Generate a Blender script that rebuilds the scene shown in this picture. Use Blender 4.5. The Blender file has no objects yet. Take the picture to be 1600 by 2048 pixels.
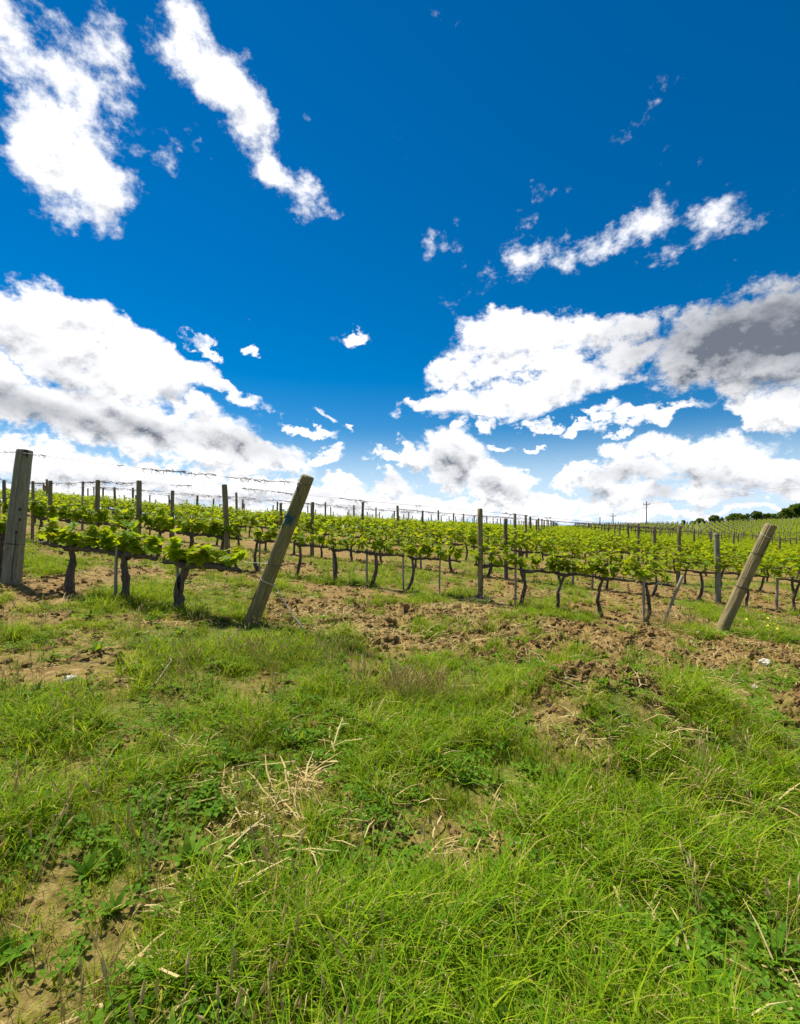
import bpy, bmesh, math, random
import numpy as np
from mathutils import Vector, Matrix, Euler
R = math.radians
rnd = random.Random(7)
rng = np.random.default_rng(11)
S = bpy.context.scene
COL = S.collection
EYE = 1.55
F = 0.6          # focal length as a share of the picture width

# ------------------------------------------------------------------ camera
cd = bpy.data.cameras.new('camera'); cam = bpy.data.objects.new('camera', cd); COL.objects.link(cam)
cam.location = (0, 0, EYE); cam.rotation_euler = (R(90), 0, 0)
cd.sensor_fit = 'HORIZONTAL'; cd.sensor_width = 36; cd.lens = 36 * F; cd.shift_y = 0.0144
cd.clip_start = 0.05; cd.clip_end = 20000
S.camera = cam

# ------------------------------------------------------------------ exposure, sun, sky
S.view_settings.view_transform = 'Standard'; S.view_settings.look = 'None'
S.view_settings.gamma = 1; S.view_settings.use_curve_mapping = False
S.view_settings.exposure = 0.8
SUN_EL, SUN_AZ = 60, -48
sd = bpy.data.lights.new('sun', 'SUN'); sun = bpy.data.objects.new('sun', sd); COL.objects.link(sun)
sd.energy = 5.0; sd.angle = R(5); sd.color = (1, .95, .87)
sdir = Vector((math.sin(R(SUN_AZ)) * math.cos(R(SUN_EL)), math.cos(R(SUN_AZ)) * math.cos(R(SUN_EL)), math.sin(R(SUN_EL))))
sun.rotation_euler = sdir.to_track_quat('Z', 'Y').to_euler()
sun.location = sdir * 60


class NT:
    """small helper for node trees"""
    def __init__(s, tree): s.t = tree; s.n = tree.nodes; s.l = tree.links
    def new(s, typ, **kw):
        n = s.n.new(typ)
        for k, v in kw.items(): setattr(n, k, v)
        return n
    def put(s, sock, v):
        if isinstance(v, bpy.types.NodeSocket): s.l.new(v, sock)
        elif v is not None: sock.default_value = v
    def math(s, op, a, b=None, c=None, clamp=False):
        n = s.new('ShaderNodeMath', operation=op, use_clamp=clamp)
        s.put(n.inputs[0], a); s.put(n.inputs[1], b); s.put(n.inputs[2], c)
        return n.outputs[0]
    def vmath(s, op, a, b=None, sc=None):
        n = s.new('ShaderNodeVectorMath', operation=op)
        s.put(n.inputs[0], a); s.put(n.inputs[1], b)
        if sc is not None: s.put(n.inputs['Scale'], sc)
        return n.outputs['Value'] if op in ('LENGTH', 'DOT_PRODUCT') else n.outputs[0]
    def ramp(s, v, a, b, lo=0., hi=1., smooth=True):
        n = s.new('ShaderNodeMapRange', interpolation_type='SMOOTHSTEP' if smooth else 'LINEAR')
        s.put(n.inputs[0], v)
        for i, q in enumerate((a, b, lo, hi)): s.put(n.inputs[i + 1], q)
        return n.outputs[0]
    def mix(s, f, a, b, blend='MIX'):
        n = s.new('ShaderNodeMix', data_type='RGBA', blend_type=blend)
        s.put(n.inputs[0], f); s.put(n.inputs[6], a if not isinstance(a, tuple) else (*a[:3], 1)); s.put(n.inputs[7], b if not isinstance(b, tuple) else (*b[:3], 1))
        return n.outputs[2]
    def noise(s, vec, scale, detail=4, rough=.55, dist=0., out=0, lac=2.):
        n = s.new('ShaderNodeTexNoise'); s.put(n.inputs['Vector'], vec)
        s.put(n.inputs['Scale'], scale); n.inputs['Detail'].default_value = detail
        n.inputs['Roughness'].default_value = rough; n.inputs['Distortion'].default_value = dist; n.inputs['Lacunarity'].default_value = lac
        return n.outputs[out]
    def comb(s, x, y, z):
        n = s.new('ShaderNodeCombineXYZ'); s.put(n.inputs[0], x); s.put(n.inputs[1], y); s.put(n.inputs[2], z); return n.outputs[0]
    def mapping(s, v, loc=(0, 0, 0), rot=(0, 0, 0), sc=(1, 1, 1), typ='TEXTURE'):
        n = s.new('ShaderNodeMapping', vector_type=typ); s.put(n.inputs[0], v)
        n.inputs[1].default_value = loc; n.inputs[2].default_value = rot; n.inputs[3].default_value = sc
        return n.outputs[0]


# cumulus of this afternoon: direction (azimuth, elevation from a bearing and slope), half sizes, tilt, weight
def cl(x, y, rx, ry, rot=0, w=1.):
    u, v = (x - 800) / 960, (1047 - y) / 960
    az = math.atan(u); el = math.atan(v * math.cos(az))
    return (az, el, rx / 960 * math.cos(az) ** 1.6, ry / 960 * math.cos(az), R(-rot), w)
CLOUDS = [cl(*a) for a in (
    (150, 705, 250, 80, 14, 1.1), (200, 672, 150, 52, 16, 1.05), (325, 722, 110, 48, 20, 1.08), (440, 782, 100, 20, 17, .85), (60, 800, 230, 70, 16), (240, 845, 210, 62, 16),
    (430, 885, 170, 62, 16), (560, 915, 80, 40, 18, .9), (380, 815, 70, 26, 20, .9), (60, 920, 190, 52, 5), (270, 955, 330, 40, 4, .95), (560, 985, 330, 34, 3),
    (800, 1012, 420, 26, 0), (700, 1034, 760, 17, 0, .85), (1050, 1012, 300, 18, 0, .9), (1300, 1022, 420, 12, 0, .85), (150, 990, 300, 26, 2), (690, 962, 50, 22, 10, .9), (785, 968, 50, 26, 10, .95),
    (908, 918, 84, 60, 20, 1.05), (985, 962, 92, 44, 28, 1.05), (860, 915, 44, 34, 35, .95), (815, 895, 36, 26, 45, .8), (1000, 893, 40, 9, 0, .75),
    (925, 745, 90, 38, -8, .86), (1000, 802, 160, 44, -5, .92), (1120, 775, 120, 46, -20, .82), (1090, 690, 190, 56, 0, .82), (1230, 735, 110, 46, -25, .86), (1020, 655, 110, 34, 0, .92), (1200, 665, 110, 40, 0, .88), (850, 815, 70, 14, -6, .75),
    (1310, 826, 130, 17, -4, .9), (1200, 824, 50, 14, 0, .8), (1160, 857, 40, 10, -10, .72), (1235, 858, 24, 9, 0, .75), (915, 852, 20, 10, 0, .7), (1060, 845, 30, 12, 0, .7), (975, 855, 30, 12, 0, .7),
    (1520, 690, 250, 105, 8, 1.15), (1390, 745, 90, 36, -20, .8), (1545, 815, 90, 44, 15, .95),
    (1270, 925, 110, 52, -15), (1420, 925, 130, 58, 5), (1170, 958, 75, 34, -10), (1530, 950, 110, 46, 8), (1330, 985, 190, 26, 0, .95), (1060, 965, 36, 18, -15, .72),
    (494, 710, 22, 12, 25, .9), (712, 664, 36, 16, -10, .92), (655, 905, 40, 16, -10, .9), (610, 850, 66, 11, 18, .8), (690, 852, 26, 10, 0, .8), (775, 918, 56, 14, 8, .9), (1063, 895, 14, 8, 0, .85), (1105, 850, 40, 12, 0, .8), (400, 690, 50, 10, 25, .7), (640, 825, 30, 9, 30, .75))]
GREYS = [cl(*a) for a in (
    (60, 812, 250, 32, 10, .82), (250, 850, 160, 26, 12, .62), (480, 888, 110, 32, 8, .5), (110, 740, 130, 30, 30, .3), (560, 995, 260, 14, 2, .3), (780, 970, 40, 14, 0, .4), (900, 928, 55, 34, 15, .52), (985, 975, 75, 16, 20, .4),
    (1550, 668, 300, 105, 6, 1.22), (1260, 950, 95, 24, -6, .46), (1410, 958, 125, 22, 6, .48), (1322, 992, 38, 22, 0, .6), (1460, 990, 55, 18, 0, .45), (1560, 965, 70, 20, 10, .4), (1190, 995, 40, 12, 0, .5), (830, 985, 60, 12, 0, .25),
    (200, 960, 300, 14, 4, .22), (540, 545, 260, 40, 5, .5))]

W = bpy.data.worlds.new('World'); S.world = W; W.use_nodes = True
w = NT(W.node_tree); w.n.clear()
grp = bpy.data.node_groups.new('cloud_field', 'ShaderNodeTree')
grp.interface.new_socket('AzEl', in_out='INPUT', socket_type='NodeSocketVector')
grp.interface.new_socket('Flat', in_out='INPUT', socket_type='NodeSocketVector')
grp.interface.new_socket('D', in_out='OUTPUT', socket_type='NodeSocketFloat')
g = NT(grp); gi = g.new('NodeGroupInput'); go = g.new('NodeGroupOutput')
def blobs(g, vec, items, k0=1.45, k1=.35):
    acc = None
    for az, el, rx, ry, rot, wt in items:
        v_ = vec                        # each step leans on the one before, which keeps the node stack short
        if acc is not None:
            n_ = g.new('ShaderNodeVectorMath', operation='MULTIPLY_ADD'); g.put(n_.inputs[0], acc); n_.inputs[1].default_value = (1e-7, 1e-7, 0); g.put(n_.inputs[2], vec); v_ = n_.outputs[0]
        m = g.mapping(v_, (az, el, 0), (0, 0, rot), (rx, ry, 1))
        q = g.ramp(g.vmath('LENGTH', m), k0, k1, 0., wt)
        acc = q if acc is None else g.math('MAXIMUM', acc, q)
    return acc
vec, flat = gi.outputs[0], gi.outputs[1]
sep = g.new('ShaderNodeSeparateXYZ'); g.put(sep.inputs[0], vec)
side = g.math('MAXIMUM', g.ramp(sep.outputs[1], .40, .54), g.ramp(g.math('ABSOLUTE', sep.outputs[0]), .70, .84))
tall = g.mapping(flat, sc=(1, 1, 1.35), typ='POINT')
warp = g.vmath('SCALE', g.vmath('SUBTRACT', g.noise(tall, 13., 6, .6, out=1), (.5, .5, .5)), sc=.12)
wv = g.vmath('ADD', vec, warp)
M = blobs(g, wv, CLOUDS)
nA, nB = g.noise(tall, 26., 10, .64), g.noise(tall, 12., 11, .66)
fA = g.ramp(sep.outputs[1], .30, .10)
n1 = g.math('ADD', g.math('MULTIPLY', nA, fA), g.math('MULTIPLY', nB, g.math('SUBTRACT', 1., fA)))
n0 = g.noise(g.vmath('ADD', flat, (5.2, 1.7, .4)), 2.7, 4, .5)
# beyond the clouds that can be seen one by one the sky goes on with the same broken cumulus
gen = g.math('MULTIPLY', side, g.ramp(n0, .47, .68, 0., .9))
M = g.math('MAXIMUM', M, gen)
D = g.math('ADD', M, g.math('MULTIPLY', g.math('SUBTRACT', n1, .5), 2.25))
g.put(go.inputs[0], D)

tc = w.new('ShaderNodeTexCoord')
dirv = w.vmath('NORMALIZE', tc.outputs['Generated'])
sp = w.new('ShaderNodeSeparateXYZ'); w.put(sp.inputs[0], dirv)
az = w.math('ARCTAN2', sp.outputs[0], sp.outputs[1]); el = w.math('ARCSINE', sp.outputs[2])
azel = w.comb(az, el, 0)
flatv = dirv
def field(v, fv):
    n = w.new('ShaderNodeGroup'); n.node_tree = grp; w.put(n.inputs[0], v); w.put(n.inputs[1], fv); return n.outputs[0]
D0 = field(azel, flatv)
D1 = field(w.vmath('ADD', azel, (-.005, .022, 0)), w.vmath('ADD', flatv, (-.005, -.004, .022)))
alpha = w.ramp(D0, .32, .82)
soft = w.noise(dirv, 9., 5, .5)
detail = w.noise(w.mapping(dirv, sc=(1, 1, 1.5), typ='POINT'), 26., 8, .58)
grey = blobs(w, w.vmath('ADD', azel, w.vmath('SCALE', w.vmath('SUBTRACT', w.noise(dirv, 10., 5, .55, out=1), (.5, .5, .5)), sc=.075)), GREYS, 1.75, .0)
thick = w.ramp(D1, .55, 1.35)
under = w.ramp(w.math('SUBTRACT', D1, D0), -.12, .45)
puff = w.math('MULTIPLY', w.ramp(detail, .36, .70), w.math('ADD', .25, w.math('MULTIPLY', thick, .75)))
shade = w.math('ADD', w.math('MULTIPLY', grey, w.math('ADD', .72, w.math('MULTIPLY', w.ramp(detail, .3, .7), .2))), w.math('ADD', w.math('MULTIPLY', w.math('MULTIPLY', thick, under), .34), w.math('MULTIPLY', w.math('MULTIPLY', puff, w.ramp(soft, .34, .58)), .36)), clamp=True)
sky = w.new('ShaderNodeTexSky', sky_type='NISHITA', sun_disc=False, sun_elevation=R(SUN_EL), sun_rotation=R(SUN_AZ), air_density=1.0, dust_density=0., ozone_density=4.)
hs = w.new('ShaderNodeHueSaturation'); hs.inputs['Saturation'].default_value = 1.5; hs.inputs['Value'].default_value = .57; w.put(hs.inputs['Color'], sky.outputs[0])
CB = 6.9
low = w.ramp(el, .20, .015)
blue = w.mix(low, hs.outputs[0], (CB * .56, CB * .72, CB * .92))
ccol = w.mix(shade, (CB * 1.0, CB * 1.0, CB * 1.02), (CB * .15, CB * .172, CB * .215))
final = w.mix(alpha, blue, ccol)
bg = w.new('ShaderNodeBackground'); w.put(bg.inputs[0], final); bg.inputs[1].default_value = .1
wo = w.new('ShaderNodeOutputWorld'); w.l.new(bg.outputs[0], wo.inputs[0])
W.cycles.sampling_method = 'MANUAL'; W.cycles.sample_map_resolution = 512
S.cycles.max_bounces = 6; S.cycles.transparent_max_bounces = 4; S.cycles.diffuse_bounces = 3; S.cycles.glossy_bounces = 2; S.cycles.transmission_bounces = 4

# ------------------------------------------------------------------ helpers
def hashn(ix, iy, seed):
    h = (ix.astype(np.int64) * 374761393 + iy.astype(np.int64) * 668265263 + seed * 1442695041) & 0xffffffff
    h = ((h ^ (h >> 13)) * 1274126177) & 0xffffffff
    return ((h ^ (h >> 16)) & 0xffff) / 65535.
def vnoise(x, y, seed=0):
    ix, iy = np.floor(x), np.floor(y); fx, fy = x - ix, y - iy
    ux, uy = fx * fx * fx * (fx * (fx * 6 - 15) + 10), fy * fy * fy * (fy * (fy * 6 - 15) + 10)
    a, b = hashn(ix, iy, seed), hashn(ix + 1, iy, seed); c, d = hashn(ix, iy + 1, seed), hashn(ix + 1, iy + 1, seed)
    return (a + (b - a) * ux) * (1 - uy) + (c + (d - c) * ux) * uy
def fbm(x, y, seed=0, o=4, gain=.5):
    s, a, t = 0., 1., 0.
    for k in range(o):
        s = s + a * vnoise(x * 2.03 ** k + 17.3 * k, y * 2.03 ** k - 9.1 * k, seed + k); t += a; a *= gain
    return s / t
def sstep(x, a, b):
    t = np.clip((x - a) / (b - a), 0, 1); return t * t * (3 - 2 * t)

def tag(o, label=None, cat=None, group=None, kind=None):
    if label: o['label'] = label
    if cat: o['category'] = cat
    if group: o['group'] = group
    if kind: o['kind'] = kind
    return o
def link(o, parent=None):
    COL.objects.link(o)
    if parent is not None: o.parent = parent
    return o
def empty(name, loc, rot=(0, 0, 0), label=None, cat=None, group=None):
    o = bpy.data.objects.new(name, None); o.empty_display_size = .1; link(o); o.location = loc; o.rotation_euler = rot
    return tag(o, label, cat, group)
def mesh(name, v, f, mats, smooth=False, attr=None, mi=None):
    me = bpy.data.meshes.new(name)
    v = np.asarray(v, dtype=np.float32)
    if isinstance(f, np.ndarray):
        n, k = f.shape
        me.vertices.add(len(v)); me.vertices.foreach_set('co', v.ravel())
        me.loops.add(n * k); me.loops.foreach_set('vertex_index', f.ravel().astype(np.int32))
        me.polygons.add(n); me.polygons.foreach_set('loop_start', np.arange(0, n * k, k, dtype=np.int32))
        me.update(calc_edges=True)
    else:
        me.from_pydata([tuple(p) for p in v], [], [tuple(q) for q in f])
    for m in (mats if isinstance(mats, (list, tuple)) else [mats]): me.materials.append(m)
    if smooth: me.polygons.foreach_set('use_smooth', [True] * len(me.polygons))
    if mi is not None: me.polygons.foreach_set('material_index', np.asarray(mi, dtype=np.int32))
    if attr:
        for k, (dom, arr) in attr.items():
            a = me.attributes.new(k, 'FLOAT', dom); a.data.foreach_set('value', np.asarray(arr, dtype=np.float32))
    me.validate(); me.update()
    return me
def obj(name, me, parent=None, loc=(0, 0, 0), rot=(0, 0, 0), sc=1.):
    o = bpy.data.objects.new(name, me); link(o, parent); o.location = loc; o.rotation_euler = rot
    o.scale = (sc, sc, sc) if not hasattr(sc, '__len__') else sc
    return o

class MB:
    """collects polygons of one mesh"""
    def __init__(s): s.v = []; s.f = []; s.m = []; s.t = []
    def add(s, v, f, m=0, t=0.):
        b = len(s.v); s.v += [tuple(p) for p in v]; s.f += [tuple(i + b for i in q) for q in f]; s.m += [m] * len(f); s.t += [t] * len(f)
    def tube(s, pts, rad, seg=8, m=0, rough=0., cap=True, rs=None, twist=0.):
        rs = rs or rnd
        pts = [Vector(p) for p in pts]; n = len(pts); V = []; up = Vector((.31, .2, .93))
        for i, p in enumerate(pts):
            d = (pts[min(i + 1, n - 1)] - pts[max(i - 1, 0)]).normalized()
            a = d.cross(up if abs(d.dot(up)) < .95 else Vector((1, 0, 0))).normalized(); b = d.cross(a)
            for k in range(seg):
                th = 2 * math.pi * k / seg + twist * i; r = rad[i] * (1 + rough * (rs.random() - .5) * 2)
                V.append(p + a * math.cos(th) * r + b * math.sin(th) * r)
        Fc = [(i * seg + k, i * seg + (k + 1) % seg, (i + 1) * seg + (k + 1) % seg, (i + 1) * seg + k) for i in range(n - 1) for k in range(seg)]
        if cap: Fc += [tuple(range(seg - 1, -1, -1)), tuple(range((n - 1) * seg, n * seg))]
        s.add(V, Fc, m)
    def mesh(s, name, mats, smooth=False):
        return mesh(name, s.v, s.f, mats, smooth, {'tint': ('FACE', s.t)}, s.m)

# ------------------------------------------------------------------ terrain
L1 = np.array([-1.92, 6.24]); L2 = np.array([5.36, 8.0])          # where two rows end, on the headland
HD = (L2 - L1) / np.linalg.norm(L2 - L1); HN = np.array([HD[1], -HD[0]])
U = np.array([.947, -.322]); V2 = np.array([1.29, 3.8]); A2 = np.array([1.55, 9.3])   # row direction, row step, a post of the second row
RA = math.atan2(U[1], U[0])
def rowpt(r, s): return A2 + (r - 2) * V2 + s * U
RB = (-1.1, -.83, -.63, -.365, -.1, 0, .21, .34, .5, .6, .7, .83, 1.1)
def crest(b): return np.interp(b, RB, (46, 46, 48, 60, 75, 80, 95, 130, 205, 220, 220, 220, 220))
def T(X, Y):
    X = np.asarray(X, float); Y = np.asarray(Y, float)
    b = np.clip(X / np.maximum(Y, 1.), -1.3, 1.3)
    zn = -1.623 - .0755 * np.clip(X, -40, 40) + .0263 * np.clip(Y, -5, 60)
    # along every bearing the slope runs on to the crest of the field, then drops away
    Dr = np.interp(b, RB, (46, 46, 48, 60, 75, 80, 95, 130, 205, 220, 220, 220, 220))
    zc = np.interp(b, RB, (4.2, 2.1, 1.45, .10, -.55, -.78, -1.35, -1.75, -1.0, -.65, .2, 1.4, 3.5))
    m1 = np.interp(b, RB, (.05, .046, .03, .003, -.006, -.009, -.013, -.01, .022, .035, .048, .06, .07))
    z0 = -1.623 - .0755 * 18 * b + .0263 * 18; m0 = -.0755 * b + .0263
    L = Dr - 18; t = np.clip((Y - 18) / L, 0, 1); t2, t3 = t * t, t * t * t
    zh = (2 * t3 - 3 * t2 + 1) * z0 + (t3 - 2 * t2 + t) * L * m0 + (3 * t2 - 2 * t3) * zc + (t3 - t2) * L * m1
    ov = np.maximum(Y - Dr, 0); zh = zh + m1 * np.minimum(ov, 60) - np.where(ov < 60, .0020 * ov * ov, .0020 * 3600 + .1 * (ov - 60))
    z = np.where(Y > 18, zh, zn)
    # small mounds on the headland
    def bump(cx, cy, rx, ry, h): return h * np.exp(-(((X - cx) / rx) ** 2 + ((Y - cy) / ry) ** 2) ** 1.3)
    z = z + bump(1.62, 4.05, .72, np.where(Y < 4.05, .95, .35), .40) + bump(2.62, 4.0, .5, np.where(Y < 4., .8, .3), .20) + bump(3.52, 4.1, .28, .3, .32)
    return z + EYE
def headland(X, Y):
    dx, dy = X - L1[0], Y - L1[1]
    return dx * HD[0] + dy * HD[1], dx * HN[0] + dy * HN[1]
def masks(X, Y):
    """how grassy and how freshly tilled the ground is, 0 to 1 each"""
    X = np.asarray(X, float); Y = np.asarray(Y, float)
    t, q = headland(X, Y)
    wob = (fbm(X * .9, Y * .9, 5, 3) - .5) * 1.1
    qu = np.where(t > 2.1, -1.7 + (t - 2.1) * .42, -1.5 - (2.1 - t) * .05)
    ql = np.interp(t, (-.3, .4, 2.2, 4.6, 7, 12), (-.5, .25, 1.25, 1.75, 2.35, 2.6))
    band = sstep(q + wob * .5, qu - .35, qu + .25) * (1 - sstep(q + wob * .6, ql - .3, ql + .25)) * sstep(t, -.5, .3)
    rim = np.exp(-((X - 2.0) / .85) ** 4 - ((Y - 4.02 - (fbm(X * 3, Y * 3, 61, 2) - .5) * .4) / .15) ** 2) + np.exp(-((X - 3.5) / .32) ** 2 - ((Y - 4.0) / .35) ** 2)
    front = sstep(q, -.6, .5)
    n = fbm(X * .75, Y * .75, 21, 4)
    n2 = fbm(X * 2.6, Y * 2.6, 33, 3)
    inrow = sstep(n * .65 + n2 * .35, .46, .62) * .8
    # row strips are a little greener than the worked middles
    gfront = .34 + .66 * sstep(n * .5 + n2 * .5, .38, .53)
    bare = np.exp(-(((X + 2.9) / .95) ** 2 + ((Y - 4.15) / .33) ** 2)) + np.exp(-(((X + 5.0) / .7) ** 2 + ((Y - 5.7) / .2) ** 2)) * .8
    gfront = gfront * (1 - np.clip(bare * 1.1, 0, .95))
    gr = inrow * (1 - front) + gfront * front
    gr = gr * (1 - band * (1 - .9 * sstep(n2, .62, .72)))
    gr = gr * (1 - np.clip(rim, 0, 1) * .95)
    gr = np.maximum(gr, .95 * sstep(Y, 60, 110))
    return np.clip(gr, 0, 1), np.clip(band + rim, 0, 1)
def micro(X, Y, til):
    f = np.clip(1.6 - Y / 14, .12, 1)
    a = (fbm(X * 3.1, Y * 3.1, 3, 4, .55) - .5) * (.05 + .10 * til)
    c = np.abs(fbm(X * 9.5, Y * 9.5, 9, 3, .6) - .5) * (.02 + .24 * til)
    return (a + c) * f
def gz(X, Y):
    X = np.asarray(X, float); Y = np.asarray(Y, float)
    return T(X, Y) + micro(X, Y, masks(X, Y)[1])
def g1(x, y): return float(gz(np.array([x]), np.array([y]))[0])

# ------------------------------------------------------------------ materials
def mat(name, rough=.9, spec=.2):
    m = bpy.data.materials.new(name); m.use_nodes = True; t = NT(m.node_tree); t.n.clear()
    p = t.new('ShaderNodeBsdfPrincipled'); p.inputs['Roughness'].default_value = rough; p.inputs['Specular IOR Level'].default_value = spec
    o = t.new('ShaderNodeOutputMaterial'); t.l.new(p.outputs[0], o.inputs[0])
    return m, t, p, o
def attr(t, name):
    n = t.new('ShaderNodeAttribute'); n.attribute_name = name; return n.outputs['Fac']
def bump(t, p, h, strength=.5, dist=.02):
    b = t.new('ShaderNodeBump'); b.inputs['Strength'].default_value = strength; b.inputs['Distance'].default_value = dist
    t.put(b.inputs['Height'], h); t.l.new(b.outputs[0], p.inputs['Normal'])

def ground_mat():
    m, t, p, o = mat('soil', .95, .1)
    pos = t.new('ShaderNodeNewGeometry').outputs['Position']
    n1, n2, n3 = t.noise(pos, 2.2, 5), t.noise(pos, 17, 5, .65), t.noise(pos, 70, 3, .7)
    soil = t.mix(t.ramp(n1, .35, .65), (.148, .089, .027), (.218, .138, .044))
    soil = t.mix(t.ramp(n2, .42, .68), soil, (.30, .205, .078))
    soil = t.mix(t.ramp(n3, .62, .74), soil, (.42, .32, .17))
    soil = t.mix(t.math('MULTIPLY', t.ramp(n2, .5, .3), .6), soil, (.062, .034, .014))
    till = attr(t, 'tilled')
    soil = t.mix(t.math('MULTIPLY', till, .4), soil, (.235, .162, .052))
    mat_ = t.mix(t.ramp(n2, .3, .7), (.07, .115, .010), (.15, .165, .03))
    col = t.mix(t.math('MULTIPLY', attr(t, 'grassy'), .9), soil, mat_)
    t.put(p.inputs[0], col)
    bump(t, p, t.math('ADD', n2, t.math('MULTIPLY', n3, .6)), .8, .03)
    return m
def leaf_mat(name, a, b, trans=.5, rough=.45, sp=.3, var=None):
    m, t, p, o = mat(name, rough, sp)
    oi = t.new('ShaderNodeObjectInfo').outputs['Random']
    f = t.math('FRACT', t.math('ADD', attr(t, 'tint'), t.math('MULTIPLY', oi, 7.31)))
    pos = t.new('ShaderNodeNewGeometry').outputs['Position']
    n = t.noise(pos, 26, 2, .5)
    col = t.mix(f, a, b)
    if var is not None: col = t.mix(t.ramp(t.math('FRACT', t.math('MULTIPLY', f, 13.7)), .86, 1.), col, var)
    col = t.mix(t.math('MULTIPLY', t.ramp(n, .4, .7), .3), col, tuple(c * .62 for c in a))
    t.put(p.inputs[0], col)
    tr = t.new('ShaderNodeBsdfTranslucent'); t.put(tr.inputs[0], t.mix(.5, col, (.42, .44, .006)) if trans else col)
    mx = t.new('ShaderNodeMixShader'); mx.inputs[0].default_value = trans
    t.l.new(p.outputs[0], mx.inputs[1]); t.l.new(tr.outputs[0], mx.inputs[2]); t.l.new(mx.outputs[0], o.inputs[0])
    return m
def wood_mat(name, a, b, dark, green=.3):
    m, t, p, o = mat(name, .85, .2)
    oc = t.new('ShaderNodeTexCoord').outputs['Object']
    oi = t.new('ShaderNodeObjectInfo').outputs['Random']
    oc = t.vmath('ADD', oc, t.comb(t.math('MULTIPLY', oi, 13), t.math('MULTIPLY', oi, 7), t.math('MULTIPLY', oi, 5)))
    st = t.mapping(oc, sc=(1, 1, .09), typ='POINT')
    g1_, g2_ = t.noise(st, 38, 5, .6, .8), t.noise(st, 14, 3, .5, .4)
    bl = t.noise(oc, 5, 4, .6)
    col = t.mix(t.ramp(g1_, .3, .7), a, b)
    col = t.mix(t.math('MULTIPLY', t.ramp(bl, .45, .72), green), col, (.15, .15, .06))
    col = t.mix(t.math('MULTIPLY', t.ramp(oi, .0, 1.), .35), col, tuple(c * .5 for c in b))
    crack = t.ramp(g2_, .36, .30)
    col = t.mix(crack, col, dark)
    col = t.mix(t.ramp(g1_, .34, .26), col, dark)
    t.put(p.inputs[0], col)
    bump(t, p, t.math('SUBTRACT', g1_, crack), .6, .008)
    return m
def plain_mat(name, c, c2=None, sc=30, rough=.8, spec=.3, metal=0., bd=0.):
    m, t, p, o = mat(name, rough, spec); p.inputs['Metallic'].default_value = metal
    oc = t.new('ShaderNodeTexCoord').outputs['Object']
    n = t.noise(oc, sc, 4, .6)
    t.put(p.inputs[0], t.mix(t.ramp(n, .35, .65), c, c2 or tuple(q * .6 for q in c)))
    if bd: bump(t, p, n, .7, bd)
    return m
M_SOIL = ground_mat()
M_LEAF = leaf_mat('vine_leaf', (.125, .275, .006), (.37, .43, .010), .54, .6, .12, var=(.42, .36, .012))
M_GRASS = leaf_mat('grass_blade', (.075, .225, .006), (.30, .40, .012), .45, .7, .06, var=(.46, .38, .09))
M_WEED = leaf_mat('weed_leaf', (.07, .19, .010), (.15, .27, .016), .4, .65, .1)
M_DRY = leaf_mat('dry_stalk', (.50, .37, .14), (.66, .53, .27), .4, .8, .05)
M_TREE = leaf_mat('tree_leaf', (.03, .085, .012), (.09, .16, .018), .3, .7, .1)
M_WOOD = wood_mat('post_wood', (.14, .112, .060), (.28, .235, .135), (.045, .032, .02))
M_WOODG = wood_mat('grey_post_wood', (.16, .14, .095), (.32, .29, .205), (.055, .045, .035), .12)
M_WOODB = wood_mat('brown_post_wood', (.145, .112, .048), (.30, .24, .115), (.04, .027, .015), .35)
M_STAKE = wood_mat('stake_wood', (.22, .18, .13), (.36, .31, .24), (.06, .045, .03), .1)
M_WOODP = wood_mat('dark_post_wood', (.10, .08, .062), (.20, .165, .125), (.03, .022, .016), .15)
M_BARK = wood_mat('vine_bark', (.06, .043, .034), (.155, .115, .088), (.014, .010, .008), .1)
M_TWIG = plain_mat('dry_twig', (.30, .235, .17), (.16, .11, .075), 18)
M_TENDRIL = plain_mat('dead_tendril', (.10, .062, .045), (.05, .03, .02), 30)
M_WIRE = plain_mat('wire', (.17, .15, .14), (.10, .08, .07), 9, .5, .4, .6)
M_ROPE = plain_mat('pale_cord', (.62, .56, .48), (.42, .36, .3), 60)
M_TIE = plain_mat('green_tie', (.01, .13, .06), (.01, .09, .05), 40, .5)
M_TWINE = plain_mat('blue_twine', (.03, .16, .22), (.02, .08, .12), 60)
M_BLACK = plain_mat('black_tie', (.018, .018, .02), None, 40, .5)
M_STONE = plain_mat('limestone', (.62, .58, .50), (.40, .36, .29), 9, .9, .2, 0, .01)
M_CLOD = plain_mat('soil_clod', (.24, .158, .054), (.12, .073, .026), 3.2, .95, .1, 0, .02)
M_TAG = plain_mat('white_tie', (.75, .75, .73), None, 40)
M_YEL = plain_mat('yellow_petal', (.75, .62, .02), (.8, .7, .05), 10, .6)
M_TRUNK = plain_mat('tree_bark', (.10, .075, .055), (.05, .04, .03), 6)
M_POLE = plain_mat('pole_wood', (.09, .075, .065), (.05, .045, .04), 3)
M_INS = plain_mat('insulator', (.25, .22, .2), None, 3)

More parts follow.
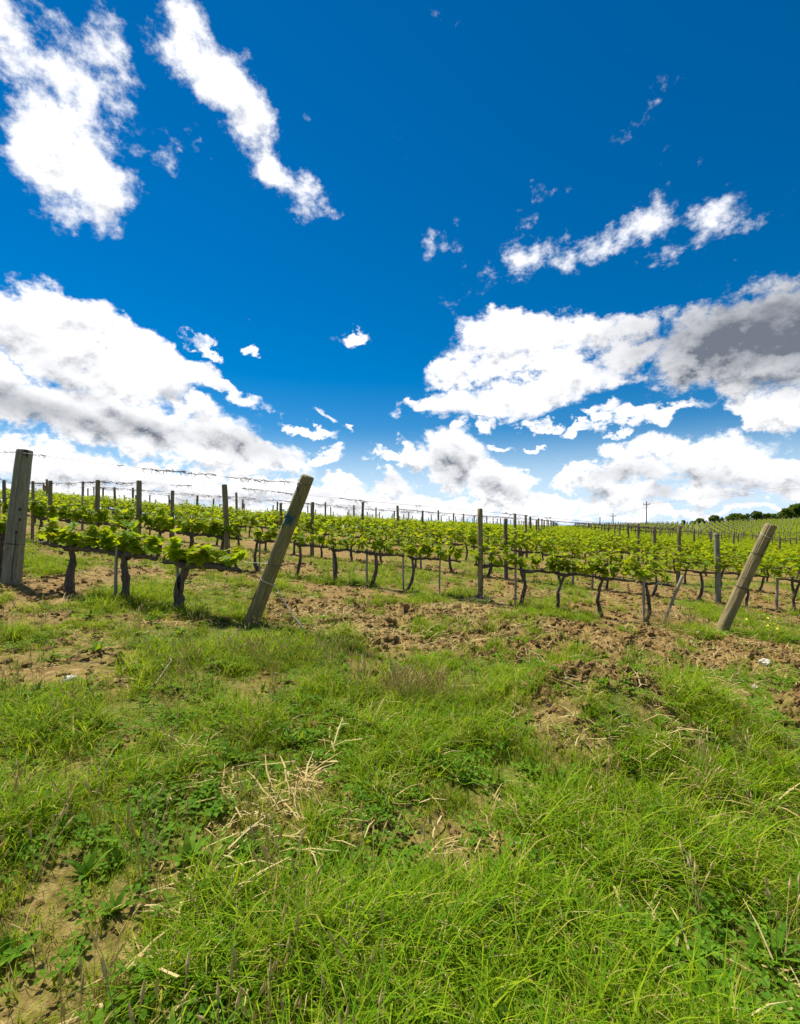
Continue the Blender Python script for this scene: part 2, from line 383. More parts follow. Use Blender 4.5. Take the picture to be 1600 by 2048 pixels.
# ------------------------------------------------------------------ ground
yy = np.concatenate([np.geomspace(.42, 14, 500, endpoint=False), np.geomspace(14, 262, 150)])
bb = np.linspace(-1.22, 1.22, 640)
Yg, Bg = np.meshgrid(yy, bb, indexing='ij'); Xg = Yg * Bg
gr_, ti_ = masks(Xg, Yg)
Zg = T(Xg, Yg) + micro(Xg, Yg, ti_)
ni, nj = Yg.shape
idx = np.arange(ni * nj).reshape(ni, nj)
quads = np.stack([idx[:-1, :-1], idx[:-1, 1:], idx[1:, 1:], idx[1:, :-1]], -1).reshape(-1, 4)
gm = mesh('ground', np.stack([Xg, Yg, Zg], -1).reshape(-1, 3), quads, M_SOIL, True, {'grassy': ('POINT', gr_.ravel()), 'tilled': ('POINT', ti_.ravel())})
tag(obj('ground', gm), kind='structure')
xs, ys = np.arange(-420, 421, 4.), np.arange(-160, 300, 4.)
Yo, Xo = np.meshgrid(ys, xs, indexing='ij')
go_, to_ = masks(Xo, Yo)
ins = (np.abs(Xo) < 1.2 * Yo + 1) & (Yo > -2) & (Yo < 262)
Zo = T(Xo, Yo) - np.where(ins, 1.2 + Yo * .01, .03)
io = np.arange(Xo.size).reshape(Xo.shape)
qo = np.stack([io[:-1, :-1], io[:-1, 1:], io[1:, 1:], io[1:, :-1]], -1).reshape(-1, 4)
tag(obj('surrounding_ground', mesh('surrounding_ground', np.stack([Xo, Yo, Zo], -1).reshape(-1, 3), qo, M_SOIL, True, {'grassy': ('POINT', np.maximum(go_, .6).ravel()), 'tilled': ('POINT', to_.ravel() * 0)})), kind='structure')
an = np.linspace(0, 2 * math.pi, 65)[:-1]
pv = [(0, 0, -60)] + [(9000 * math.cos(a), 9000 * math.sin(a), -90) for a in an]
tag(obj('plain', mesh('plain', pv, [(0, 1 + k, 1 + (k + 1) % 64) for k in range(64)], M_SOIL, False, {'grassy': ('POINT', [.9] * 65)})), kind='structure')

# ------------------------------------------------------------------ scatter (only for what nobody could count)
def protos(name, meshes):
    c = bpy.data.collections.new(name)
    for i, me in enumerate(meshes):
        o = bpy.data.objects.new('%s_%02d' % (name, i), me); c.objects.link(o)
    return c
def scatter(name, P, rot, scl, idx, coll, kind='stuff', label=None):
    me = bpy.data.meshes.new(name); me.vertices.add(len(P)); me.vertices.foreach_set('co', np.asarray(P, np.float32).ravel())
    a = me.attributes.new('rot', 'FLOAT_VECTOR', 'POINT'); a.data.foreach_set('vector', np.asarray(rot, np.float32).ravel())
    a = me.attributes.new('scl', 'FLOAT', 'POINT'); a.data.foreach_set('value', np.asarray(scl, np.float32))
    a = me.attributes.new('idx', 'INT', 'POINT'); a.data.foreach_set('value', np.asarray(idx, np.int32))
    t = bpy.data.node_groups.new(name, 'GeometryNodeTree')
    t.interface.new_socket('Geometry', in_out='INPUT', socket_type='NodeSocketGeometry'); t.interface.new_socket('Geometry', in_out='OUTPUT', socket_type='NodeSocketGeometry')
    n = t.nodes; l = t.links
    i = n.new('NodeGroupInput'); o = n.new('NodeGroupOutput'); ip = n.new('GeometryNodeInstanceOnPoints'); ci = n.new('GeometryNodeCollectionInfo')
    ci.inputs['Collection'].default_value = coll; ci.inputs['Separate Children'].default_value = True; ci.inputs['Reset Children'].default_value = True
    ip.inputs['Pick Instance'].default_value = True
    def na(nm, ty):
        q = n.new('GeometryNodeInputNamedAttribute'); q.data_type = ty; q.inputs['Name'].default_value = nm; return q.outputs['Attribute']
    er = n.new('FunctionNodeEulerToRotation'); l.new(na('rot', 'FLOAT_VECTOR'), er.inputs[0])
    l.new(i.outputs[0], ip.inputs['Points']); l.new(ci.outputs[0], ip.inputs['Instance']); l.new(na('idx', 'INT'), ip.inputs['Instance Index'])
    l.new(er.outputs[0], ip.inputs['Rotation']); l.new(na('scl', 'FLOAT'), ip.inputs['Scale']); l.new(ip.outputs[0], o.inputs[0])
    ob = obj(name, me); md = ob.modifiers.new('scatter', 'NODES'); md.node_group = t
    return tag(ob, label, None, None, kind)

def blade(mb, base, ang, length, width, lean, curl, m=0, t=0., segs=3):
    d = Vector((math.cos(ang), math.sin(ang), 0)); sd_ = Vector((-math.sin(ang), math.cos(ang), 0)); p = Vector(base); th = lean; V = []; Fc = []
    for k in range(segs + 1):
        wd = width * (1 - (k / segs) ** 1.6) * .5
        if k < segs: V += [p - sd_ * wd, p + sd_ * wd]
        else: V += [p]
        p = p + (d * math.sin(th) + Vector((0, 0, 1)) * math.cos(th)) * (length / segs); th += curl / segs
    for k in range(segs - 1): Fc.append((2 * k, 2 * k + 1, 2 * k + 3, 2 * k + 2))
    Fc.append((2 * segs - 2, 2 * segs - 1, 2 * segs))
    mb.add(V, Fc, m, t)
def tuft(n, rad, l0, l1, wd, lean0, lean1, c0, c1, dry=.06, seed=0):
    rs = random.Random(seed); mb = MB()
    for _ in range(n):
        a = rs.random() * 6.283; r = rad * math.sqrt(rs.random()); a2 = rs.random() * 6.283
        blade(mb, (r * math.cos(a2), r * math.sin(a2), -.01), a, rs.uniform(l0, l1), wd * rs.uniform(.7, 1.3), rs.uniform(lean0, lean1), rs.uniform(c0, c1), 1 if rs.random() < dry else 0, rs.random())
    return mb.mesh('tuft', [M_GRASS, M_DRY])
def weed(seed, n=9, L=.09):
    rs = random.Random(seed); mb = MB()
    for k in range(n):
        blade(mb, (0, 0, 0), 6.283 * k / n + rs.uniform(-.3, .3), L * rs.uniform(.6, 1.2), L * .3, rs.uniform(.3, 1.0), rs.uniform(.3, .9), 0, rs.random(), 4)
    # leaves widen in the middle
    return mb.mesh('weed', [M_WEED])
def clover(seed):
    rs = random.Random(seed); mb = MB()
    for _ in range(11):
        x, y, h = rs.gauss(0, .045), rs.gauss(0, .045), rs.uniform(.02, .06)
        for k in range(3):
            a = k * 2.09 + rs.random() * .4; c, s_ = math.cos(a), math.sin(a); q = .017
            mb.add([(x, y, h), (x + q * (c - .6 * s_), y + q * (s_ + .6 * c), h + .006), (x + 1.7 * q * c, y + 1.7 * q * s_, h), (x + q * (c + .6 * s_), y + q * (s_ - .6 * c), h + .006)], [(0, 1, 2, 3)], 0, rs.random())
    return mb.mesh('clover', [M_WEED])
def seedgrass(seed):
    rs = random.Random(seed); mb = MB()
    for _ in range(7):
        a = rs.random() * 6.28; x, y = rs.gauss(0, .03), rs.gauss(0, .03); h = rs.uniform(.16, .32); ln = rs.uniform(.1, .45)
        tip = Vector((x + math.cos(a) * h * ln, y + math.sin(a) * h * ln, h))
        mid = Vector((x, y, 0)).lerp(tip, .6) + Vector((0, 0, .03))
        mb.tube([(x, y, 0), mid, tip], [.0016, .0013, .0012], 3, 1, cap=False, rs=rs)
        e = tip + (tip - mid).normalized() * .05
        mb.tube([tip, tip.lerp(e, .4), e], [.002, .006, .001], 5, 1, cap=False, rs=rs)
    for _ in range(8): blade(mb, (rs.gauss(0, .03), rs.gauss(0, .03), 0), rs.random() * 6.28, rs.uniform(.08, .2), .005, .2, .8, 0, rs.random())
    return mb.mesh('seed_grass', [M_GRASS, M_DRY])
def straw(seed, n=9):
    rs = random.Random(seed); mb = MB()
    for _ in range(n):
        a = rs.random() * 6.28; L = rs.uniform(.05, .2); x, y = rs.gauss(0, .07), rs.gauss(0, .07); z = rs.uniform(.002, .03)
        c = Vector((math.cos(a), math.sin(a), rs.uniform(-.12, .2))); k = Vector((-c.y, c.x, 0)) * rs.uniform(.0015, .004)
        p = Vector((x, y, z)); q = p + c * L * .5 + Vector((0, 0, rs.uniform(0, .02))); e = p + c * L + k * rs.uniform(-6, 6)
        mb.add([p - k, p + k, q + k, q - k, e + k * .5, e - k * .5], [(0, 1, 2, 3), (3, 2, 4, 5)], 0, rs.random())
    return mb.mesh('straw', [M_DRY])
def lump(name, m, seed, sub=2, rough=.35, flat=.75):
    rs = np.random.default_rng(seed); bm = bmesh.new(); bmesh.ops.create_icosphere(bm, subdivisions=sub, radius=1)
    ph = rs.random(9) * 6.3
    for v in bm.verts:
        c = v.co; k = 1 + rough * (math.sin(c.x * 2.3 + ph[0]) * math.sin(c.y * 2.7 + ph[1]) + .7 * math.sin(c.z * 4.1 + ph[2] + c.x * 2) * math.sin(c.y * 3.9 + ph[3])) + rs.normal() * rough * .22
        v.co = Vector((c.x * k, c.y * k, c.z * k * flat))
    me = bpy.data.meshes.new(name); bm.to_mesh(me); bm.free(); me.materials.append(m); return me

def cand(n, y0, y1, power=1.0, bmax=.95):
    """points spread over the wedge of ground in front, denser nearby by power"""
    u = rng.random(n); k = 2 - power
    Y = (y0 ** k + u * (y1 ** k - y0 ** k)) ** (1 / k); X = (rng.random(n) * 2 - 1) * (bmax * Y + .5)
    return X, Y
def place(name, X, Y, scl, idx, coll, tilt=.15, sink=0., label=None):
    n = len(X); Z = gz(X, Y) - sink
    rot = np.stack([rng.normal(0, tilt, n), rng.normal(0, tilt, n), rng.random(n) * 6.283], -1)
    return scatter(name, np.stack([X, Y, Z], -1), rot, scl, idx, coll, label=label)

tufts = protos('grass_tuft', [tuft(16, .05, .05, .12, .0042, .0, .7, .2, 1.3, .09, 1), tuft(18, .06, .04, .10, .0036, .1, .9, .1, 1.2, .12, 2),
                              tuft(14, .04, .08, .17, .0046, .1, .8, .5, 1.6, .12, 3), tuft(15, .07, .03, .08, .005, .0, 1., .1, 1., .15, 4),
                              tuft(20, .05, .12, .26, .0048, .2, .9, .8, 1.7, .1, 5), tuft(12, .06, .03, .07, .004, .2, 1.1, .2, 1.2, .45, 6)])
X, Y = cand(64000, .7, 10.5, 1.0); gmask, _ = masks(X, Y)
clump = fbm(X * 1.7, Y * 1.7, 71, 3)
keep = rng.random(len(X)) < gmask ** 1.2 * (.35 + .9 * sstep(clump, .3, .6)); X, Y, clump = X[keep], Y[keep], clump[keep]
ix = rng.choice(6, len(X), p=(.26, .25, .16, .2, .03, .10)); ix = np.where((clump > .57) & (rng.random(len(X)) < .3), 4, ix)
place('grass', X, Y, rng.uniform(.65, 1.25, len(X)) * (.7 + .5 * sstep(clump, .35, .65)) * np.where(ix == 4, rng.uniform(.7, 1.25, len(X)), 1), ix, tufts, .12, label='green grass growing over the headland and between the rows')
X, Y = cand(60000, 9.5, 48, .75); gmask, _ = masks(X, Y); keep = rng.random(len(X)) < gmask ** 1.5 * .8 + .07; X, Y = X[keep], Y[keep]
place('row_grass', X, Y, rng.uniform(1., 1.9, len(X)), rng.choice(6, len(X)), tufts, .12, label='grass patches under the further vine rows')
weeds = protos('weed', [weed(1), weed(2, 7, .07), weed(3, 11, .11), clover(4), clover(5), clover(6)])
X, Y = cand(6500, .7, 14, .9); gmask, tl = masks(X, Y); keep = rng.random(len(X)) < gmask * .8 + tl * .05; X, Y = X[keep], Y[keep]
place('weeds', X, Y, rng.uniform(.7, 1.5, len(X)), rng.choice(6, len(X), p=(.12, .1, .06, .25, .25, .22)), weeds, .1, label='low broadleaf weeds and clover among the grass')
sg = protos('seed_grass', [seedgrass(k) for k in range(4)])
X, Y = cand(1500, 1.0, 13, .8); gmask, tl = masks(X, Y); cl_ = fbm(X * .8, Y * .8, 91, 2); keep = rng.random(len(X)) < gmask * sstep(cl_, .45, .7) * .8; X, Y = X[keep], Y[keep]
ex = rng.normal((.12, 4.05), (.24, .1), (60, 2)); ex2 = rng.normal((-1.0, 4.6), (.6, .4), (50, 2)); ex3 = rng.normal((4.55, 8.0), (.35, .2), (30, 2)); ex = np.concatenate([ex, ex2, ex3])
X, Y = np.concatenate([X, ex[:, 0]]), np.concatenate([Y, ex[:, 1]])
place('seeding_grass', X, Y, rng.uniform(.6, 1.15, len(X)), rng.choice(4, len(X)), sg, .1, label='pale grass gone to seed')
sw = protos('straw', [straw(k) for k in range(4)])
X, Y = cand(15000, .9, 20, .9); gmask, tl = masks(X, Y); cl_ = fbm(X * 1.1, Y * 1.1, 55, 3); keep = rng.random(len(X)) < (.16 + .32 * (1 - gmask)) * sstep(cl_, .38, .68); X, Y = X[keep], Y[keep]
ex = np.concatenate([rng.normal((3.0, 6.4), (1.6, .5), (110, 2)), rng.normal((.6, 7.6), (1.5, .6), (80, 2)), rng.normal((-.75, 6.0), (.45, .2), (160, 2)), rng.normal((-3.6, 8.6), (.7, .3), (160, 2)), rng.normal((-1.1, 6.9), (.5, .25), (90, 2))])
X, Y = np.concatenate([X, ex[:, 0]]), np.concatenate([Y, ex[:, 1]])
place('straw', X, Y, rng.uniform(.6, 1.4, len(X)), rng.choice(4, len(X)), sw, .15, -.005, label='dry straw and cut stalks on the soil')
clods = protos('clod', [lump('clod', M_CLOD, k, 2, .42, .7) for k in range(5)])
X, Y = cand(50000, 1.2, 15, .62, 1.0); gmask, tl = masks(X, Y); keep = rng.random(len(X)) < np.clip(tl * .95 + (1 - gmask) * .34, 0, 1); X, Y = X[keep], Y[keep]
ex = np.concatenate([np.stack([rng.uniform(1.1, 2.9, 900), rng.normal(4.02, .14, 900)], -1), rng.normal((3.52, 4.05), (.2, .2), (160, 2))]); X, Y = np.concatenate([X, ex[:, 0]]), np.concatenate([Y, ex[:, 1]])
sc = .010 + .058 * rng.random(len(X)) ** 3.4
sc = sc * np.clip(Y / 4.5, .3, 1)
place('soil_clods', X, Y, sc, rng.integers(0, 5, len(X)), clods, .6, .004, label='crumbled clods of tilled brown soil')
peb = protos('pebble', [lump('pebble', M_STONE, 40 + k, 1, .25, .6) for k in range(3)])
X, Y = cand(1700, 2., 13, .8); gmask, tl = masks(X, Y); keep = rng.random(len(X)) < (.22 + .6 * tl) * (1 - gmask * .75); X, Y = X[keep], Y[keep]
place('pebbles', X, Y, .005 + .014 * rng.random(len(X)) ** 2, rng.integers(0, 3, len(X)), peb, .5, -.006, label='small pale pebbles in the soil')

# ------------------------------------------------------------------ vines
def leaf_template(kind):
    """outline of a lobed leaf, stalk at the origin, blade along +y, unit length"""
    prof = [(-.10, .04), (-.34, -.10), (-.52, .10), (-.44, .24), (-.62, .46), (-.40, .52), (-.36, .74), (-.16, .70), (0, 1.0),
            (.16, .72), (.38, .72), (.40, .50), (.60, .44), (.46, .24), (.50, .08), (.32, -.10), (.10, .04)]
    rs = random.Random(kind); V = [(0, .38, -.05)]
    for x, y in prof:
        x *= rs.uniform(.92, 1.1); y += rs.uniform(-.03, .03); r2 = x * x + (y - .35) ** 2
        V.append((x, y, (.22 if kind % 2 else -.16) * r2 + rs.uniform(-.05, .05)))
    n = len(prof); Fc = [(0, 1 + k, 2 + k) for k in range(n - 1)] + [(0, n, 1)]
    V += [(-.02, -.38, -.12), (.02, -.38, -.12), (.02, .05, 0), (-.02, .05, 0)]; Fc.append((n + 1, n + 2, n + 3, n + 4))
    return V, Fc
LT = [leaf_template(k) for k in range(4)]
LEAFM = [mesh('leaf', v, f, M_LEAF) for v, f in LT]
SIMPLE = ([(0, .0, 0), (-.5, .2, .05), (-.3, .7, .02), (0, 1, -.06), (.3, .7, .03), (.5, .2, .05)], [(0, 1, 2, 3), (0, 3, 4, 5)])
def leaf_rot(rs, out=None):
    a = rs.random() * 6.283 if out is None else out + rs.gauss(0, .9)
    return Euler((rs.gauss(-.30, .45), rs.gauss(0, .35), a), 'XYZ')
def foliage(seed, n, ln, h, size, simple=False, spread=.12):
    rs = random.Random(seed); mb = MB(); nsh = max(5, n // 7)
    sh = [(-ln + 2 * ln * (k + rs.random()) / nsh, rs.gauss(0, .05), rs.uniform(.45, 1.) * h, rs.gauss(0, .12), rs.gauss(0, .16)) for k in range(nsh)]
    for i in range(n):
        x0, y0, hh, lx, ly = sh[i % nsh]; f = rs.random() ** .8
        p = Vector((x0 + lx * f + rs.gauss(0, .035), y0 + ly * f + rs.gauss(0, spread * .6), .07 + hh * f))
        s_ = size * (1.1 - .5 * f) * rs.uniform(.7, 1.2); e = leaf_rot(rs); m = e.to_matrix() * s_
        v, fc = SIMPLE if simple else LT[rs.randrange(4)]
        mb.add([p + m @ Vector((q[0], q[1] + .25, q[2])) for q in v], fc, 0, rs.random())
    if not simple:
        for x0, y0, hh, lx, ly in sh: mb.tube([(x0, y0, 0), (x0 + lx * .5, y0 + ly * .5, hh * .55), (x0 + lx, y0 + ly, hh)], [.005, .004, .002], 4, 0, cap=False, rs=rs)
    return mb
HC = .70
def trunk_mb(rs, lean=0., seg=9, h=HC, n=8, r0=.045, m=0, mb=None, bow=None):
    mb = mb or MB(); bow = rs.uniform(-.06, .06) if bow is None else bow
    pts, rad = [], []
    for k in range(n):
        f = k / (n - 1)
        pts.append((lean * f + bow * math.sin(f * math.pi) + rs.gauss(0, .006), rs.gauss(0, .008), -.08 + (h + .08) * f))
        rad.append(r0 * (1.25 - .55 * f + (.28 if k == 0 else 0) + (.22 if k == n - 1 else 0)) * rs.uniform(.88, 1.14))
    mb.tube(pts, rad, seg, m, .14, rs=rs, twist=.15); return mb, Vector(pts[-1])
def arm_mb(rs, head, length, sgn, seg=8, r0=.027, m=0, mb=None, rise=.03):
    mb = mb or MB(); n = max(5, int(abs(length) / .07)); pts, rad = [], []
    for k in range(n):
        f = k / (n - 1)
        pts.append((head.x + sgn * length * f, head.y + rs.gauss(0, .010), head.z - .03 + rise * math.sin(f * 2.4) + rs.gauss(0, .009)))
        rad.append(r0 * (1.25 - .6 * f) * (1.25 if k % 3 == 1 else .95) * rs.uniform(.85, 1.15))
    mb.tube(pts, rad, seg, m, .16, rs=rs)
    return mb, pts
def slope_rot(x, y):
    d = float(T(x + U[0] * .5, y + U[1] * .5) - T(x - U[0] * .5, y - U[1] * .5)); return Euler((0, -math.atan(d) * .9, RA), 'XYZ')
M_SHOOT = plain_mat('green_shoot', (.16, .22, .04), (.22, .2, .05), 12)
def shoot_mesh(seed):
    rs = random.Random(seed); mb = MB(); a, b = rs.gauss(0, .16), rs.gauss(0, .16)
    mb.tube([(0, 0, -.02), (0, 0, .03)], [.013, .011], 6, 1, .2, rs=rs)
    mb.tube([(0, 0, .02), (a * .15, b * .15, .3), (a * .5, b * .5, .65), (a, b, 1.)], [.0075, .006, .0045, .002], 5, 0, rs=rs)
    return mb.mesh('shoot', [M_SHOOT, M_BARK]), (a, b)
SH = [shoot_mesh(k) for k in range(4)]
RING = MB(); RING.tube([(math.cos(k * .6283) * 1, math.sin(k * .6283) * 1, .15 * math.sin(k * 1.2)) for k in range(11)], [.09] * 11, 5); RINGM = RING.mesh('tie', [M_TIE], True)
vine_ends = []
def near_vine(x, y, label, group, arms, lean=0., r0=.045, bow=None, h=HC, size=.15, leaf_n=6, dens=.11, seed=0, tie=True, hmul=1.):
    rs = random.Random(seed); z = g1(x, y)
    root = empty('grapevine', (x, y, z), slope_rot(x, y), label, 'grapevine', group)
    mb, head = trunk_mb(rs, lean, 10, h, 10, r0, bow=bow)
    tr = obj('trunk', mb.mesh('trunk', [M_BARK], True), root)
    if tie:
        f = rs.uniform(.55, .85)
        o = obj('tie', RINGM, root, (lean * f, 0, h * f), (rs.uniform(-.2, .2), rs.uniform(-.2, .2), 0), r0 * 1.25)
    for sgn, L in arms:
        mb, pts = arm_mb(rs, head, L, sgn, 9, r0 * .72)
        # spur stubs along the arm
        for k in range(2, len(pts) - 1, 2):
            p = Vector(pts[k]); mb.tube([p, p + Vector((rs.gauss(0, .012), rs.gauss(0, .012), .055))], [r0 * .42, r0 * .3], 6, 0, .2, rs=rs)
        obj('cordon_arm', mb.mesh('cordon_arm', [M_BARK], True), root)
        ns = max(2, int(L / dens))
        for k in range(ns):
            f = (k + .6 + rs.uniform(-.25, .25)) / ns; q = min(int(f * (len(pts) - 1)), len(pts) - 1); p = Vector(pts[q])
            sm, (a, b) = SH[rs.randrange(4)]; hh = rs.uniform(.16, .50) * hmul
            s_ = obj('shoot', sm, root, p + Vector((0, 0, .05)), (rs.gauss(0, .25), rs.gauss(0, .25), rs.random() * 6.28), (hh, hh, hh))
            for j in range(leaf_n + rs.randrange(3)):
                g_ = (j + rs.random()) / (leaf_n + 2); ls = size * (1.15 - .55 * g_) * rs.uniform(.75, 1.2) / hh
                obj('leaf', LEAFM[rs.randrange(4)], s_, (a * g_ + rs.gauss(0, .05), b * g_ + rs.gauss(0, .05), max(.10, .02 / hh + .14) + g_ * .95), leaf_rot(rs), ls)
    return root

ROW1 = 'vines of the nearest row'
def r1(s): return rowpt(1, s)
near_vine(*r1(-3.48), 'bent grapevine nearest the left leaning post, red-streaked trunk and a long cut-ended arm', ROW1, ((1, .88), (-1, .42)), .09, .062, -.09, .68, .18, 6, .10, 3, hmul=.85)
near_vine(*r1(-4.52), 'middle grapevine of the nearest row, its trunk against a grey stake', ROW1, ((1, .62), (-1, .50)), -.03, .053, .05, .70, .185, 7, .085, 4, hmul=.86)
near_vine(*r1(-5.62), 'stout grapevine first right of the thick upright post at the left edge', ROW1, ((1, .60), (-1, .62)), .04, .056, .03, .70, .185, 7, .085, 5, hmul=.86)
near_vine(*r1(-7.05), 'dark grapevine trunk cut off by the left edge of the photo', ROW1, ((1, .06), (-1, .5)), -.08, .06, -.06, .72, .175, 7, .1, 6)
near_vine(*r1(-8.1), 'grapevine of the nearest row out beyond the left edge post', ROW1, ((1, .5), (-1, .5)), -.04, .05, .04, .72, .175, 7, .1, 7)
ROW2 = 'vines of the second row'
def srow(px, r):           # how far along row r one finds the bearing of photo column px
    k = (px - 800) / 960; p = rowpt(r, 0); return (k * p[1] - p[0]) / (U[0] - k * U[1])
r2 = [(518, 'slim grapevine just left of the left leaning post, beside a pale stake'), (590, 'curved grapevine first right of the left leaning post'), (668, 'grapevine second right of the left leaning post, with a stake at its back'),
      (737, 'upright grapevine third right of the left leaning post, split by its stake'), (810, 'grapevine left of the slim bare stake in the middle'), (948, 'dark twisted grapevine hugging the tall post in the middle'),
      (1035, 'crooked grapevine first right of the tall middle post'), (1118, 'grapevine second right of the tall middle post, straight and dark'), (1207, 'arched grapevine third right of the tall middle post'), (1290, 'grapevine with a stake beside the slanting prop pole')]
for i, (px, lab) in enumerate(r2):
    s_ = srow(px, 2); nx = r2[i + 1][0] if i + 1 < len(r2) else px + 75; L = max(.45, min(1.0, (srow(nx, 2) - s_) * .80))
    arms = ((1, L), (-1, .12)) if i not in (3, 7) else ((1, L), (-1, .42))
    near_vine(*rowpt(2, s_), lab, ROW2, arms, rnd.choice((.10, -.06, .06)), .032 + .006 * rnd.random(), rnd.choice((-1, 1)) * rnd.uniform(.05, .12), .70, .13, 6, .082, 30 + i, True)
s_, n_ = srow(518, 2) - 1.0, 0
while n_ < 8:
    near_vine(*rowpt(2, s_), 'leafy second row grapevine behind the nearest row, %s to the left of the pale stake' % ('first', 'second', 'third', 'fourth', 'fifth', 'sixth', 'seventh', 'eighth')[n_], 'second row vines behind the nearest row', ((1, .52), (-1, .45)), rnd.uniform(-.06, .06), .045, None, .70, .165, 8, .075, 60 + n_, hmul=1.08); s_ -= 1.0 + rnd.uniform(-.08, .08); n_ += 1

# further rows: six kinds of vine, each trunk, arms, foliage; copies share their meshes
KINDS = []
for k in range(6):
    rs = random.Random(200 + k)
    mb, head = trunk_mb(rs, rs.uniform(-.09, .09), 8, .70, 8, .033, bow=rs.choice((-1, 1)) * rs.uniform(.03, .10))
    tm = mb.mesh('trunk', [M_BARK], True)
    mb, _ = arm_mb(rs, head, .48, 1, 7, .024); mb, _ = arm_mb(rs, head, .46, -1, 7, .024, mb=mb)
    am = mb.mesh('cordon_arm', [M_BARK], True)
    fb = foliage(300 + k, 108, .52, .48, .135); fm = fb.mesh('foliage', [M_LEAF])
    KINDS.append((tm, am, fm))
LOD = []
for k in range(5):
    rs = random.Random(400 + k); mb = foliage(420 + k, 84, .58, .40, .165, True); mb.v = [(a, b, c + .70) for a, b, c in mb.v]
    trunk_mb(rs, 0, 5, .7, 3, .034, 1, mb); arm_mb(rs, Vector((0, 0, .7)), .5, 1, 4, .024, 1, mb); arm_mb(rs, Vector((0, 0, .7)), .5, -1, 4, .024, 1, mb)
    LOD.append(mb.mesh('far_vine', [M_LEAF, M_BARK]))
cands = []
for r in range(3, 62):
    p0 = rowpt(r, 0); smax = 1.05 * (p0[1] + 3) + 12; step = 1.0
    s = -smax + rng.random() * step
    while s < smax:
        q = rowpt(r, s); s += step * rng.uniform(.92, 1.08)
        b = q[0] / max(q[1], .1)
        if q[1] < 9 or abs(b) > .98 or q[1] > crest(b) + 14: continue
        if b > .36 and q[1] > 108 + 60 * max(0, (.62 - b)) / .26: continue
        if rng.random() < .03: continue
        cands.append((q[1], r, q[0], q[1], b))
cands.sort()
_t = 'first second third fourth fifth sixth seventh eighth ninth tenth eleventh twelfth thirteenth fourteenth fifteenth sixteenth seventeenth eighteenth nineteenth'.split()
_d = {2: 'twent', 3: 'thirt', 4: 'fort', 5: 'fift', 6: 'sixt', 7: 'sevent', 8: 'eight'}
def nth(k): return _t[k - 1] if k < 20 else (_d[k // 10] + 'ieth' if k % 10 == 0 else _d[k // 10] + 'y-' + _t[k % 10 - 1])
def rank(items):
    out = {}
    for r in {c[1] for c in items}:
        for k, c in enumerate(sorted((c for c in items if c[1] == r and abs(c[4]) < .83), key=lambda c: c[4])): out[(r, c[2])] = nth(k + 1)
    return out
def landmark(b):
    px = 800 + 960 * b
    for lim, txt in ((30, 'at the left edge'), (270, 'left of the first skyline post'), (450, 'behind the nearest row'), (600, 'left of the left leaning post'), (780, 'right of the left leaning post'), (930, 'left of the tall middle post'), (1090, 'right of the tall middle post'), (1280, 'above the arched vine'), (1420, 'above the prop pole'), (1545, 'left of the right leaning post'), (9999, 'right of the right leaning post')):
        if px < lim: return txt
VR = None
ordinal = {3: 'third', 4: 'fourth', 5: 'fifth', 6: 'sixth', 7: 'seventh', 8: 'eighth', 9: 'ninth', 10: 'tenth', 11: 'eleventh', 12: 'twelfth'}
NI = 0; far = []; VR = rank([c for c in cands[:330] if c[1] in ordinal])
for c in cands:
    d, r, x, y, b = c
    if NI < 272 and (r, x) in VR:
        k = rnd.randrange(6); z = g1(x, y)
        root = empty('grapevine', (x, y, z), slope_rot(x, y), 'leafy %s row grapevine, %s from the left, %s' % (ordinal[r], VR[(r, x)], landmark(b)), 'grapevine', 'vines of the %s row' % ordinal[r])
        sgn = rnd.choice((1, -1)); sc = rnd.uniform(.92, 1.12); root.scale = (sgn * sc, sc, sc * rnd.uniform(.95, 1.05))
        obj('trunk', KINDS[k][0], root); obj('cordon_arm', KINDS[k][1], root); tag(obj('foliage', KINDS[rnd.randrange(6)][2], root, (0, 0, .70)), kind='stuff'); NI += 1
    else: far.append((x, y))
far = np.array(far)
# the hill on the right is planted the other way
hp = []
hd = np.array([.52, .854]); hn = np.array([.854, -.52])
for k in range(-100, 130):
    for s in np.arange(60, 330, 1.05):
        q = hn * k * 1.9 + hd * s; b = q[0] / q[1] if q[1] > 1 else 9
        if .36 < b < .98 and 114 + 60 * max(0, (.62 - b)) / .26 < q[1] < 228: hp.append(q + rng.normal(0, .12, 2))
hp = np.array(hp)
far2 = np.concatenate([far, hp]); nf = len(far2)
rz = np.concatenate([np.full(len(far), RA), np.full(len(hp), math.atan2(hd[1], hd[0]))]) + rng.normal(0, .06, nf) + np.where(rng.random(nf) < .5, math.pi, 0)
rot = np.stack([np.zeros(nf), np.zeros(nf), rz], -1)
scatter('distant_vines', np.stack([far2[:, 0], far2[:, 1], T(far2[:, 0], far2[:, 1])], -1), rot, rng.uniform(.86, 1.08, nf), rng.integers(0, 5, nf), protos('far_vine', LOD), label='vine rows running on to the horizon and up the hill')

